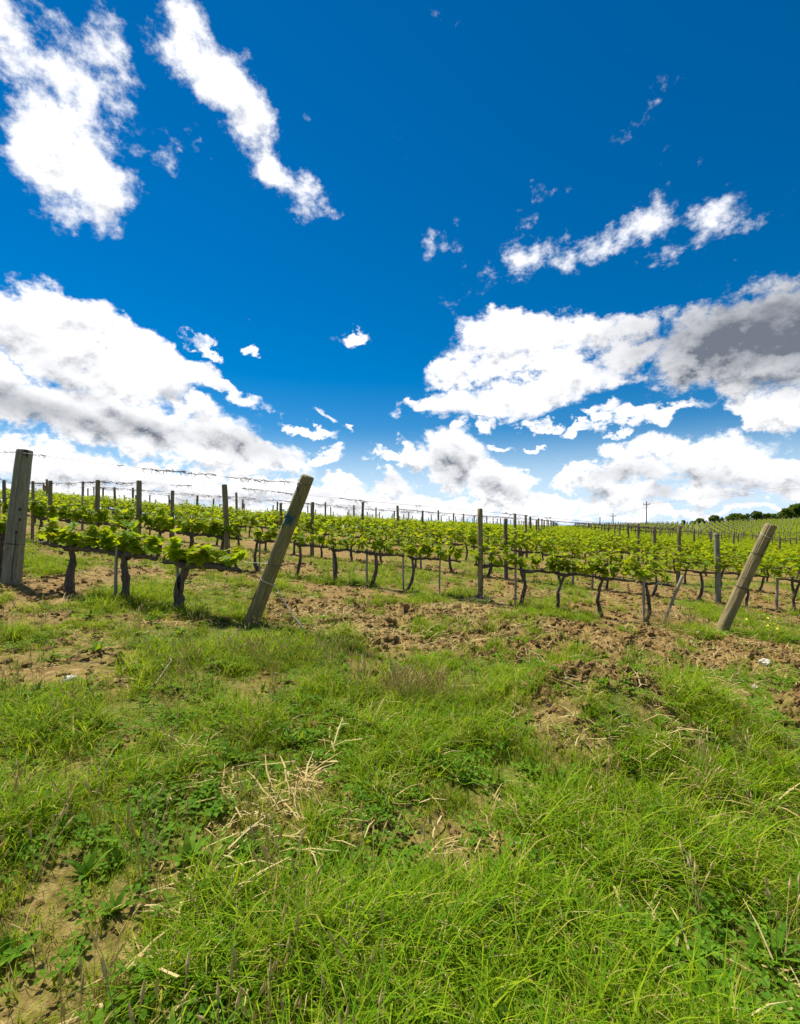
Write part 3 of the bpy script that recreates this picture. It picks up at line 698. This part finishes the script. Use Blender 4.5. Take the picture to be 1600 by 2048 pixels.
# ------------------------------------------------------------------ posts, stakes, wires
def post_mesh(name, h, r0, r1, m, seed=0, seg=18, n=12, bev=.012, wob=.04):
    rs = random.Random(seed); mb = MB(); ph = [rs.random() * 6.28 for _ in range(4)]; V = []; cracks = [(rs.random() * 6.28, rs.uniform(.08, .2), rs.uniform(-.1, .4), rs.uniform(.5, 1.1)) for _ in range(7)] if seg > 30 else []; zs = [-.12] + [h * k / n for k in range(n)] + [h - bev, h]
    for i, z in enumerate(zs):
        f = max(z, 0) / h; r = r0 + (r1 - r0) * f
        if i == len(zs) - 1: r -= bev
        for k in range(seg):
            th = 6.28319 * k / seg; q = r * (1 - sum(cd_ * math.exp(-((((th - ca - .15 * math.sin(3 * f + ca) + math.pi) % 6.28319) - math.pi) / .07) ** 2) * (1 if lo < f < hi_ else 0) for ca, cd_, lo, hi_ in cracks) + wob * math.sin(2 * th + ph[0]) + wob * .6 * math.sin(3 * th + ph[1] + f) + rs.gauss(0, wob * .22))
            V.append((q * math.cos(th) + wob * .25 * math.sin(f * 3 + ph[2]), q * math.sin(th) + wob * .25 * math.sin(f * 2.2 + ph[3]), z + (rs.gauss(0, bev * .2) if i >= len(zs) - 2 else 0)))
    nn = len(zs); Fc = [(i * seg + k, i * seg + (k + 1) % seg, (i + 1) * seg + (k + 1) % seg, (i + 1) * seg + k) for i in range(nn - 1) for k in range(seg)]
    Fc.append(tuple(range((nn - 1) * seg, nn * seg))); mb.add(V, Fc)
    me = mb.mesh(name, [m], True); return me
def lean_to(base, top):
    d = Vector(top) - Vector(base); return d.to_track_quat('Z', 'Y').to_euler(), d.length
def ring(parent, z, r, th, m, name='wire_loop', tilt=0., squash=1.):
    mb = MB(); mb.tube([(math.cos(k * .5236) * r, math.sin(k * .5236) * r, tilt * math.cos(k * .5236) * r) for k in range(13)], [th] * 13, 5)
    return obj(name, mb.mesh(name, [m], True), parent, (0, 0, z))
tops = {}
# left leaning end post
bx, by = L1; base1 = Vector((bx, by, g1(bx, by))); top1 = Vector((-1.155, 5.98, EYE + .597))
e, Ln = lean_to(base1, top1)
P1 = tag(obj('end_post', post_mesh('end_post', Ln, .100, .083, M_WOODB, 1, 56, 26, .018), None, base1, e), 'thick leaning end post with blue twine and wire loops, left of centre', 'post', 'leaning end posts')
ring(P1, Ln - .09, .090, .005, M_WIRE, tilt=.25); ring(P1, .86, .099, .005, M_WIRE, tilt=.1); ring(P1, .60, .101, .007, M_ROPE, tilt=-.22)
fc = P1.matrix_basis.to_3x3().inverted() @ Vector((0, -1, 0)); fa = math.atan2(fc.y, fc.x)      # the side of the post turned to the headland
mb = MB(); rs = random.Random(5)
for j in range(9):
    a0 = fa + rs.uniform(-1.2, .1); z0 = rs.uniform(-.06, .07); pts = []
    for k in range(7): pts.append((.094 * math.cos(a0 + k * .16) * (1 + rs.uniform(0, .12)), .094 * math.sin(a0 + k * .16) * (1 + rs.uniform(0, .12)), z0 + rs.gauss(0, .025)))
    mb.tube(pts, [.005] * 7, 4)
obj('twine_knot', mb.mesh('twine_knot', [M_TWINE]), P1, (0, 0, Ln - .60))
mb = MB(); mb.tube([(.085 * math.cos(a), .085 * math.sin(a), z) for a, z in ((fa - 1., 0), (fa - .5, -.06), (fa, -.13), (fa + .5, -.2), (fa + 1, -.25))], [.0045] * 5, 4); obj('wire_loop', mb.mesh('wire_tail', [M_WIRE]), P1, (0, 0, Ln - .13))
w0 = P1.matrix_basis @ Vector((-.02, -.1, .6))
mb = MB(); mb.tube([w0, w0 + Vector((-.14, -.02, .07)), w0 + Vector((-.22, .0, .12)), w0 + Vector((-.30, .01, .12))], [.004, .007, .005, .004], 5); o = obj('wire_tail', mb.mesh('wire_tail', [M_TENDRIL]), None); o.parent = P1; o.matrix_parent_inverse = P1.matrix_basis.inverted()
ga = P1.matrix_basis @ Vector((.1, .0, .60)); gbx, gby = -1.17, 5.95
gb = Vector((gbx, gby, g1(gbx, gby) + .0))
mb = MB(); mb.tube([ga, ga.lerp(gb, .5) - Vector((0, 0, .012)), gb], [.0055] * 3, 5); mb.tube([ga.lerp(gb, .72), gb + Vector((.02, 0, 0))], [.011, .007], 5, 0); mb.tube([ga, ga.lerp(gb, .1)], [.012, .004], 5)
tag(obj('guy_wire', mb.mesh('guy_wire', [M_ROPE])), 'pale guy wire from the left leaning post down to the soil', 'wire')
# right leaning end post
base2 = Vector((L2[0], L2[1], g1(*L2))); top2 = Vector((6.02, 7.78, EYE - .02)); e, Ln = lean_to(base2, top2)
P2 = tag(obj('end_post', post_mesh('end_post', Ln, .090, .082, M_WOODB, 2, 56, 26, .016), None, base2, e), 'leaning grey end post near the right edge, wire wrapped round its top', 'post', 'leaning end posts')
ring(P2, Ln - .17, .092, .003, M_ROPE, tilt=.5); ring(P2, Ln - .52, .092, .0045, M_BLACK); ring(P2, .98, .094, .003, M_WIRE, tilt=.2); ring(P2, .80, .095, .006, M_BLACK)
# thick upright post on the left
s = srow(22, 1); x, y = r1(s); zb = g1(x, y); d = y
P3 = tag(obj('end_post', post_mesh('thick_post', 2.13, .128, .104, M_WOODG, 3, 60, 28, .012, .05), None, (x * (y - .13) / y, y - .13, zb), (.0, R(5.2), .4)), 'thick knotted upright post at the left edge with a black tie', 'post', None); P3.name = 'thick_post'
ring(P3, .63, .130, .006, M_BLACK, 'tie')
for zk, ak in ((1.18, -1.25), (1.02, -1.1), (.82, -1.35)):
    mb = MB(); mb.add(*(lambda r_: ([(r_ * math.cos(k * .6283) * .8, -.004 - .012 * (j == 0), r_ * math.sin(k * .6283) * 1.2) for j in (1,) for k in range(10)], [tuple(range(10))]))(.020)); obj('knot', mb.mesh('knot', [M_BLACK]), P3, (.118 * math.cos(ak), .118 * math.sin(ak) - .004, zk), (0, 0, ak + math.pi / 2))
mb = MB(); mb.tube([(.004, -.004, .05), (0, 0, .3), (.006, 0, .55), (-.004, 0, .82)], [.004, .008, .007, .003], 4); obj('crack', mb.mesh('crack', [M_BLACK]), P3, (.126 * math.cos(-1.35), .126 * math.sin(-1.35), 0))

def vpost(px, r, top, wpx, label, group, m=M_WOOD, lean=0., seed=0, extra=0.):
    s = srow(px, r); x, y = rowpt(r, s); zb = g1(x, y); h = EYE - (top - 1047) / 960 * y - zb
    rad = max(.035, wpx * y / 960 / 2)
    o = tag(obj('trellis_post', post_mesh('trellis_post', h, rad * 1.06, rad, m, seed or int(px), 14, 8, .01), None, (x, y, zb), (0, lean, rnd.random() * 6)), label, 'post', group)
    tops[(r, px)] = (s, Vector((x, y, zb + h)))
    return o
G2 = 'posts of the second row'
vpost(960, 2, 1017, 10.5, 'tall slim upright post in the middle, twigs piled at its foot', G2, M_WOODB)
vpost(456, 2, 969, 11, 'upright post left of the left leaning post, standing clear above the leaves', G2, M_WOOD, R(2.5))
vpost(277, 2, 961, 10, 'upright post above the middle vines of the nearest row', G2)
vpost(195, 2, 960, 8, 'upright post between the thick left post and a white slanting pole', G2)
vpost(100, 2, 961, 7, 'upright post first right of the thick left edge post', G2)
vpost(65, 2, 962, 5.5, 'slim post peeking out close behind the thick left edge post', G2)
vpost(9, 2, 960, 6, 'slim post at the very left edge of the photo', G2, M_WOODP)
G3 = 'posts of the third row'
vpost(1012, 3, 1037, 7.5, 'dark post behind and just right of the tall middle post', G3, M_WOODP)
vpost(1436, 3, 1066, 10, 'upright post just left of the right leaning post', G3, M_WOODG, R(1.5))
vpost(625, 3, 1004, 8, 'upright post directly right of the left leaning post', G3)
vpost(345, 3, 981, 7, 'third row post between two taller ones, left of the middle', G3)
vpost(562, 3, 1006, 5.5, 'slim post seen just left of the left leaning post', G3)
vpost(165, 3, 961, 4.5, 'white slanting pole sticking out of the vines on the left', None, M_STAKE, R(7))
tag(bpy.data.objects[-1] if False else o, None)
# every further post
SC = [-58.5, -52.6, -46.8, -40.9, -35.1, -29.2, -23.4, -17.55, -11.7, -5.85, 0, 4.97, 9.9, 14.9, 19.9, 24.8, 29.8, 34.8, 39.7, 44.7, 49.7, 54.7, 59.6]
SC = [-5.85 * k for k in range(45, 0, -1)] + [4.97 * k for k in range(0, 52)]
PK = [(post_mesh('trellis_post', 1.80, .060, .056, m, 90 + k, 10, 5, .01)) for k, m in enumerate((M_WOOD, M_WOODG, M_WOODP, M_WOOD, M_WOODB, M_WOODP))]
pc = []
for r in range(3, 62):
    for s in SC:
        x, y = rowpt(r, s); b = x / max(y, .1)
        if y < 9 or abs(b) > .95 or y > crest(b) + 22: continue
        if b > .36 and y > 108 + 60 * max(0, (.62 - b)) / .26: continue
        if r == 3 and any(abs(s - q[0]) < 1.2 for k, q in tops.items() if k[0] == 3): continue
        pc.append((y, r, x + rng.normal(0, .06), y + rng.normal(0, .06), b))
pc.sort(); npost = 0; farp = []; PR = rank(pc)
for yk, r, x, y, b in pc:
    if npost < 270 and abs(b) < .83:
        row = ordinal.get(r); z = float(T(x, y)); k = rnd.randrange(6)
        lab = 'weathered %s row post, %s from the left, %s' % (row, PR[(r, x)], landmark(b)) if row else 'small distant weathered post among the far vine rows'
        o = obj('trellis_post', PK[k], None, (x, y, z), (rnd.gauss(0, .02), rnd.gauss(0, .02), rnd.random() * 6), (rnd.uniform(.85, 1.15), rnd.uniform(.85, 1.15), rnd.uniform(.95, 1.06)))
        tag(o, lab, 'post', 'posts of the %s row' % row if row else 'far vineyard posts'); npost += 1
    else: farp.append((x, y))
hpp = [q for q in hp[::6]]
farp = np.array(farp + [tuple(q) for q in hpp]); nf = len(farp)
scatter('distant_posts', np.stack([farp[:, 0], farp[:, 1], T(farp[:, 0], farp[:, 1])], -1), np.stack([rng.normal(0, .02, nf), rng.normal(0, .02, nf), rng.random(nf) * 6], -1), rng.uniform(.92, 1.05, nf), rng.integers(0, 3, nf),
        protos('far_post', [post_mesh('far_post', 1.84, .085, .078, m, 120 + k, 6, 2, .01) for k, m in enumerate((M_WOOD, M_WOODG, M_WOODP))]), label='crowd of tiny posts toward the horizon')

# stakes beside vines
def stake(px, r, hgt, rad, label, group, lean=0., off=.05, m=M_STAKE, top=None):
    s = srow(px, r); x, y = rowpt(r, s); x += off * .2; y += off; z = g1(x, y)
    return tag(obj('stake', post_mesh('stake', hgt, rad, rad * .9, m, int(px) + 7, 8, 5, .004), None, (x, y, z), (0, lean, rnd.random() * 3)), label, 'stake', group)
GS = 'wooden stakes supporting vines'
stake(350, 1, .82, .024, 'grey stake behind the vine nearest the left leaning post', GS, 0, .04)
stake(236, 1, .80, .024, 'grey stake at the middle vine of the nearest row', GS, R(2), -.05)
stake(137, 1, .82, .026, 'grey stake behind the vine right of the thick left post', GS, 0, .07)
stake(880, 2, .90, .017, 'slim bare stake standing alone left of the tall middle post', GS, 0, 0)
stake(520, 2, .75, .022, 'pale stake seen left of the left leaning post', GS, R(1), -.04)
stake(666, 2, .78, .024, 'stake at the vine second right of the left leaning post', GS, R(1.5), .05)
stake(733, 2, .76, .026, 'stake at the vine third right of the left leaning post', GS, 0, .05)
stake(807, 2, .76, .022, 'stake at the vine left of the slim bare stake', GS, R(2), .05)
stake(1030, 2, .78, .022, 'stake at the vine right of the tall middle post', GS, R(-2), .05)
stake(1286, 2, .80, .026, 'grey stake at the vine beside the slanting prop pole', GS, R(-2), -.03)
s1 = srow(1325, 2); x, y = rowpt(2, s1); s2 = srow(1366, 2); x2, y2 = rowpt(2, s2); b = Vector((x, y, g1(x, y))); t_ = Vector((x2, y2, EYE - (1152 - 1047) / 960 * y2)); e, Ln = lean_to(b, t_)
tag(obj('prop_pole', post_mesh('prop_pole', Ln, .022, .026, M_STAKE, 77, 8, 6, .004), None, b, e), 'thin grey prop pole slanting up left of the right leaning post', 'pole')
for i, (px, r, h) in enumerate(((1553, 3, .72), (1185, 3, .7), (1215, 4, .7), (842, 3, .7), (1145, 3, .7))):
    stake(px, r, h, .03, ('squared stake at the vine right of the right leaning post', 'stake under the third row vine above the arched vine', 'stake in the fourth row right of centre', 'stake in the third row left of the slim bare stake', 'stake of the third row between the second and arched vines')[i], GS, 0, -.04)

# trellis wires with dead tendrils hanging on them
TEND = []
for k in range(6):
    rs = random.Random(500 + k); mb = MB(); L = .10 + .05 * k
    mb.tube([(-L + 2 * L * j / 8, rs.gauss(0, .008), rs.gauss(0, .007)) for j in range(9)], [.0045 * rs.uniform(.6, 1.3) for j in range(9)], 4, rs=rs)
    for j in range(3 + k):
        x0 = rs.uniform(-L, L); dn = rs.choice((-1, -1, -1, .35)); pts = [Vector((x0, 0, 0))]
        for q in range(4): pts.append(pts[-1] + Vector((rs.gauss(.005, .018), rs.gauss(0, .01), dn * rs.uniform(.006, .026))))
        mb.tube(pts, [.0042, .0035, .003, .0025, .0015], 4, rs=rs)
    TEND.append(mb.mesh('dead_tendril', [M_TENDRIL]))
def wire(P, label, group=None, r=.0026, sag=.012, tn=0, seed=0, tsc=1.3):
    rs = random.Random(seed); mb = MB(); pts = []
    for a, b in zip(P[:-1], P[1:]):
        a, b = Vector(a), Vector(b)
        for k in range(6): f = k / 6; pts.append(a.lerp(b, f) - Vector((0, 0, sag * 4 * f * (1 - f))))
    pts.append(Vector(P[-1])); mb.tube(pts, [r] * len(pts), 4)
    o = tag(obj('trellis_wire', mb.mesh('trellis_wire', [M_WIRE])), label, 'wire', group)
    for _ in range(tn):
        k = rs.randrange(len(pts) - 1); p = pts[k].lerp(pts[k + 1], rs.random()); d = pts[k + 1] - pts[k]
        obj('dead_tendril', TEND[rs.randrange(6)], o, p, (rs.uniform(-.5, .5), -math.asin(max(-1, min(1, d.normalized().z))), math.atan2(d.y, d.x)), rs.uniform(.6, 1.2) * tsc * .95)
    return o
GW = 'vineyard trellis wires'
p3t = P3.matrix_basis @ Vector((.0, -.12, 2.07)); p3l = p3t + Vector((-3.5, 1.19, .33))
p1t = P1.matrix_basis @ Vector((-.05, -.06, (top1 - base1).length - .09))
wire([p3l, p3t, p1t], 'top wire of the nearest row hung with dead tendrils, ending at the left leaning post', GW, .003, .03, 0, 1)
w1 = bpy.data.objects[-1]
w1 = [o for o in COL.objects if o.name.startswith('trellis_wire')][-1]
for px, k, sc in ((75, 3, .8), (20, 2, .7), (241, 0, .7), (325, 5, 1.05), (342, 4, .9), (404, 2, 1.1), (478, 3, .8), (545, 4, .85), (372, 1, .6), (515, 1, .8), (300, 0, .6)):
    f = (px - 45) / (605 - 45)
    if f >= 0:
        dd = p1t - p3t; kk = (px - 800) / 960; f = (kk * p3t.y - p3t.x) / (dd.x - kk * dd.y); p = p3t + dd * f - Vector((0, 0, .03 * 4 * f * (1 - f)))
    else:
        dd = p3l - p3t; kk = (px - 800) / 960; f = (kk * p3t.y - p3t.x) / (dd.x - kk * dd.y); p = p3t + dd * f
    obj('dead_tendril', TEND[k], w1, p, (rnd.uniform(-.3, .3), .06, RA), sc * 1.05)
def row_top(r, s, dz=0.):
    x, y = rowpt(r, s); return Vector((x, y, float(T(x, y)) + 1.70 + dz))
t2 = sorted((q for k, q in tops.items() if k[0] == 2), key=lambda q: q[0])
wire([t2[0][1] - Vector((6 * U[0], 6 * U[1], -.2))] + [q[1] - Vector((0, 0, .05)) for q in t2] + [P2.matrix_basis @ Vector((0, -.08, (top2 - base2).length - .17))], 'top wire of the second row, passing the tall middle post', GW, .0026, .02, 34, 2, 1.25)
t3 = sorted((q for k, q in tops.items() if k[0] == 3 and k[1] not in (165, 562)), key=lambda q: q[0])
wire([row_top(3, -17)] + [q[1] - Vector((0, 0, .05)) for q in t3] + [row_top(3, 9.5)], 'top wire of the third row back', GW, .0026, .02, 34, 3, 1.35)
for r in range(4, 9):
    wire([row_top(r, s) for s in SC if abs(rowpt(r, s)[0] / rowpt(r, s)[1]) < .95], 'thin top wire of the %s vine row' % ordinal[r], GW, .0028, .02, 44, r, 1.5)
for r, s0, s1 in ((1, -9.5, -2.4), (2, -13.5, 3.9), (3, -17, 10), (4, -20, 14)):
    n = int((s1 - s0) / 2.2) + 1; P = []
    for k in range(n + 1):
        s = s0 + (s1 - s0) * k / n; x, y = rowpt(r, s); P.append((x, y + .01, float(T(x, y)) + HC + .02))
    if r == 1: P[-1] = P1.matrix_basis @ Vector((-.08, 0, .86))
    wire(P, 'cordon wire along the arms of the %s row' % {1: 'nearest', 2: 'second', 3: 'third', 4: 'fourth'}[r], GW, .0025, .004)
mb = MB(); p = rowpt(2, srow(1316, 2)); mb.tube([(0, -.02, 0), (.03, -.03, .025), (.07, -.03, .02), (.09, -.02, -.01), (.1, -.02, -.07)], [.006, .008, .008, .007, .005], 5)
tag(obj('plant_tie', mb.mesh('plant_tie', [M_TAG]), None, (p[0] - .06, p[1] - .04, float(T(*p)) + HC)), 'white tie on the cordon between the arched vine and the prop pole', 'tie')

# ------------------------------------------------------------------ small things on the ground
def onimg(px, py):          # the ground point one looks at along a bearing and slope
    k, q = (px - 800) / 960, (py - 1047) / 960
    ys_ = np.linspace(1, 40, 1600); f = T(ys_ * k, ys_) - (EYE - q * ys_); i = int(np.argmax(f > 0)); return ys_[i] * k, ys_[i]
def stone(px, py, wpx, label, seed, flat=.6):
    x, y = onimg(px, py); r = wpx * y / 960 / 2
    return tag(obj('limestone', lump('limestone', M_STONE, seed, 3, .3, flat), None, (x, y, g1(x, y) + r * .25), (rnd.gauss(0, .2), rnd.gauss(0, .2), rnd.random() * 6), (r, r * .8, r)), label, 'stone', 'loose limestones')
for i, a in enumerate(((1294, 1270, 12, 'white limestone left of the right leaning post, on bare soil'), (1393, 1276, 18, 'largest white limestone in front of the right leaning post'), (1436, 1276, 11, 'white limestone just below the foot of the right leaning post'),
                       (1530, 1342, 22, 'flat tan stone low at the right, near the soil bank'), (1560, 1325, 12, 'grey stone near the right edge soil lump'), (1120, 1262, 9, 'pale stone below the vine second right of the tall middle post'), (1240, 1243, 8, 'small white stone beside the vine near the prop pole'),
                       (1198, 1336, 13, 'white pebble on the grassy mound'), (1135, 1362, 9, 'small white pebble low on the grassy mound'), (890, 1352, 6, 'white pebble in the front grass, left one of two'), (899, 1358, 6, 'white pebble in the front grass, right one of two'),
                       (140, 1364, 26, 'tan stone on the bare patch at bottom left'), (720, 1240, 6, 'small white stone beside a grass patch on the tilled strip'), (645, 1243, 14, 'tan stone near the end of the guy wire'), (1005, 1208, 5, 'tiny white stone right of the twig pile'), (1510, 1378, 12, 'pale stone at the lower right corner'))):
    stone(*a, seed=600 + i)
def twig(pts, r, label, cat='twig'):
    mb = MB(); Q = []
    for px, py, dz in pts:
        x, y = onimg(px, py); Q.append(Vector((x, y, g1(x, y) + dz)))
    mb.tube(Q, [r * (1 - .5 * k / len(Q)) for k in range(len(Q))], 5, 0, .2)
    return tag(obj('twig', mb.mesh('twig', [M_TWIG])), label, cat)
twig(((285, 1392, .02), (312, 1382, .05), (330, 1362, .09), (343, 1345, .10), (338, 1332, .09), (316, 1326, .07)), .007, 'bent pale twig lying at the bottom left in the grass')
twig(((308, 1364, .02), (322, 1346, .05), (340, 1326, .06)), .004, 'thin straight twig crossing the bent pale twig')
twig(((165, 1330, .03), (185, 1332, .03), (202, 1331, .03)), .005, 'short stick on the grass left of the bent twig')
twig(((668, 1372, .02), (682, 1362, .03), (694, 1352, .04)), .005, 'short pale stick in the front grass, left of the forked twig')
twig(((715, 1374, .02), (725, 1358, .05), (724, 1330, .10)), .005, 'forked pale twig standing in the front grass')
twig(((1245, 1302, .02), (1290, 1300, .03), (1330, 1302, .02)), .005, 'long thin stick lying on the tilled soil at right')
twig(((1378, 1302, .02), (1394, 1294, .03), (1405, 1288, .03)), .008, 'dark short stick on the soil below the right leaning post')
x, y = onimg(958, 1204); root = empty('twig_pile', (x, y, g1(x, y)), (0, 0, 0), 'grey pile of pruned twigs at the foot of the tall middle post', 'twig pile')
for k in range(46):
    rs = random.Random(900 + k); a = rs.gauss(0, .7) + (math.pi if rs.random() < .5 else 0); L = rs.uniform(.12, .32); c = Vector((rs.gauss(0, .14), rs.gauss(-.05, .09), abs(rs.gauss(.03, .04)) + .01)); d = Vector((math.cos(a), math.sin(a) * .6, rs.gauss(0, .2))) * L
    mb = MB(); mb.tube([c - d, c + Vector((0, 0, rs.uniform(0, .04))), c + d], [.003, .004, .002], 4, 0, .1, rs=rs); obj('twig', mb.mesh('twig', [M_TWIG]), root)
# yellow flowers
PET = MB()
for k in range(5):
    a = k * 1.2566; c, s_ = math.cos(a), math.sin(a); PET.add([(0, 0, 0), (.013 * c - .008 * s_, .013 * s_ + .008 * c, .006), (.022 * c, .022 * s_, .003), (.013 * c + .008 * s_, .013 * s_ - .008 * c, .006)], [(0, 1, 2, 3)])
PETM = PET.mesh('bloom', [M_YEL]); ST = MB(); ST.tube([(0, 0, 0), (.01, 0, .5), (0, 0, 1)], [.004, .003, .003], 4, cap=False); STM = ST.mesh('stem', [M_SHOOT])
for px, py in ((1490, 1243), (1500, 1240), (1502, 1250), (1531, 1241), (1529, 1247), (1536, 1252), (1541, 1249), (1538, 1256), (1549, 1253), (1551, 1258), (1556, 1262), (1572, 1266), (1508, 1262)):
    x, y = onimg(px, py + 12); rs = random.Random(px); h = .12 + rs.random() * .06; root = empty('wildflower', (x, y, g1(x, y)), (rs.gauss(0, .1), rs.gauss(0, .1), 0), 'small yellow wildflower in the grass right of the right leaning post', 'flower', 'yellow wildflowers')
    obj('stem', STM, root, (0, 0, 0), (0, 0, 0), (1, 1, h)); obj('bloom', PETM, root, (0, 0, h), (rs.gauss(.5, .3), rs.gauss(0, .3), rs.random()), 1.25)

# ------------------------------------------------------------------ trees on the ridge, power line
def tree(px, top, wpx, Yd, label, seed, name='broadleaf_tree', sq=1.):
    rs = random.Random(seed); x = (px - 800) / 960 * Yd; zb = float(T(x, Yd)); h = EYE - (top - 1047) / 960 * Yd - zb; rw = wpx * Yd / 960 / 2
    root = empty(name, (x, Yd, zb), (0, 0, 0), label, 'tree', 'trees on the ridge')
    mb = MB(); mb.tube([(0, 0, -.3), (.1, 0, h * .3), (0, .1, h * .6)], [h * .035, h * .028, h * .012], 8, 0, .1, rs=rs)
    for k in range(5):
        a = k * 1.256 + rs.random(); mb.tube([(0, 0, h * (.22 + .05 * k)), (math.cos(a) * rw * .5, math.sin(a) * rw * .5, h * (.45 + .06 * k))], [h * .014, h * .006], 5, 0, rs=rs)
    obj('trunk', mb.mesh('trunk', [M_TRUNK]), root)
    mb = MB(); cl_ = []
    for _ in range(int(22 * sq)):
        a = rs.random() * 6.28; rr = rw * .72 * math.sqrt(rs.random()); zc = rs.uniform(.12, .86); cl_.append((Vector((rr * math.cos(a) * (1.05 - .45 * zc), rr * math.sin(a) * (1.05 - .45 * zc), h * zc)), rw * rs.uniform(.28, .46)))
    for c, cr in cl_:
        t0 = rs.random() * .6
        for _ in range(150):
            d = Vector((rs.gauss(0, 1), rs.gauss(0, 1), rs.gauss(0, 1))).normalized() * cr * rs.uniform(.55, 1.08); p = c + Vector((d.x, d.y, d.z * .8))
            m_ = Euler((rs.gauss(0, .8), rs.gauss(0, .8), rs.random() * 6.28)).to_matrix() * (rw * .11 * rs.uniform(.6, 1.3))
            mb.add([p + m_ @ Vector(q) for q in ((-.6, -.3, 0), (.5, -.6, .1), (.7, .5, 0), (-.4, .6, -.1))], [(0, 1, 2, 3)], 0, t0 + rs.random() * .4)
    obj('crown', mb.mesh('crown', [M_TREE]), root)
TR = ((1367, 1040, 10, 'tiny lone tree at the left end of the ridge trees'), (1401, 1038, 22, 'low round bush second from the left on the ridge'), (1386, 1043, 14, 'lowest bush on the ridge, beside the tiny lone tree'), (1430, 1031, 26, 'rounded tree left of the gap in the ridge trees'), (1444, 1033, 10, 'narrow small tree beside the rounded ridge tree'),
      (1468, 1026, 30, 'broad dark tree starting the denser ridge clump'), (1490, 1025, 26, 'dark tree in the middle of the ridge clump'), (1513, 1022, 26, 'tallest tree of the middle ridge clump'), (1535, 1027, 22, 'low tree between the ridge clump and the big right tree'), (1550, 1027, 18, 'small tree just before the right edge trees'),
      (1566, 1019, 24, 'tree with a thin spire left of the biggest tree'), (1594, 1003, 44, 'biggest dark tree at the right edge of the ridge'), (1575, 1016, 26, 'tree tucked against the biggest right edge tree'), (1625, 1004, 40, 'large ridge tree beyond the right edge'))
for i, (px, top, wp, lab) in enumerate(TR): tree(px, top, wp, 226 + (i % 3) * 3, lab, 700 + i)
def pole(px, top, Yd, label, arm=True):
    x = (px - 800) / 960 * Yd; zb = float(T(x, Yd)); h = EYE - (top - 1047) / 960 * Yd - zb
    root = empty('utility_pole', (x, Yd, zb), (0, 0, 0), label, 'utility pole', 'power line poles')
    mb = MB(); mb.tube([(0, 0, -.5), (0, 0, h * .5), (0, 0, h)], [.2 * Yd / 170, .17 * Yd / 170, .14 * Yd / 170], 8); obj('shaft', mb.mesh('shaft', [M_POLE]), root)
    if arm:
        a = h * .115; mb = MB(); mb.tube([(-a, 0, h * .87), (a, 0, h * .87)], [.1, .1], 4); obj('crossarm', mb.mesh('crossarm', [M_POLE]), root)
        for q in (-1, 1):
            mb = MB(); mb.tube([(q * a, 0, h * .87), (q * a, 0, h * .93)], [.12, .09], 6); obj('insulator', mb.mesh('insulator', [M_INS]), root)
    return Vector((x, Yd, zb + h * .9)), Vector((x, Yd, zb + h))
pa, pt1 = pole(1293, 1002, 175, 'tallest utility pole with one crossarm, in front of the clouds'); pb, pt2 = pole(1226, 1027, 226, 'middle sized utility pole left of the tallest one'); pd, pt3 = pole(1200, 1034, 232, 'small distant utility pole furthest left of the three', False)
def cable(P, label):
    mb = MB(); pts = []
    for a, b in zip(P[:-1], P[1:]):
        for k in range(8): f = k / 8; pts.append(a.lerp(b, f) - Vector((0, 0, 3 * f * (1 - f))))
    pts.append(P[-1]); mb.tube(pts, [.018] * len(pts), 4, cap=False)
    tag(obj('power_line', mb.mesh('power_line', [M_POLE])), label, 'power line', 'overhead power lines')
end = Vector((128, 135, EYE + 13.5))
cable([pt3, pb + Vector((-1, 0, 0)), pa + Vector((-1, 0, 0)), end], 'thin power line sagging from pole to pole, left wire')
cable([pt3, pb + Vector((1, 0, 0)), pa + Vector((1, 0, 0)), end + Vector((2, 1, -1))], 'thin power line sagging from pole to pole, right wire')
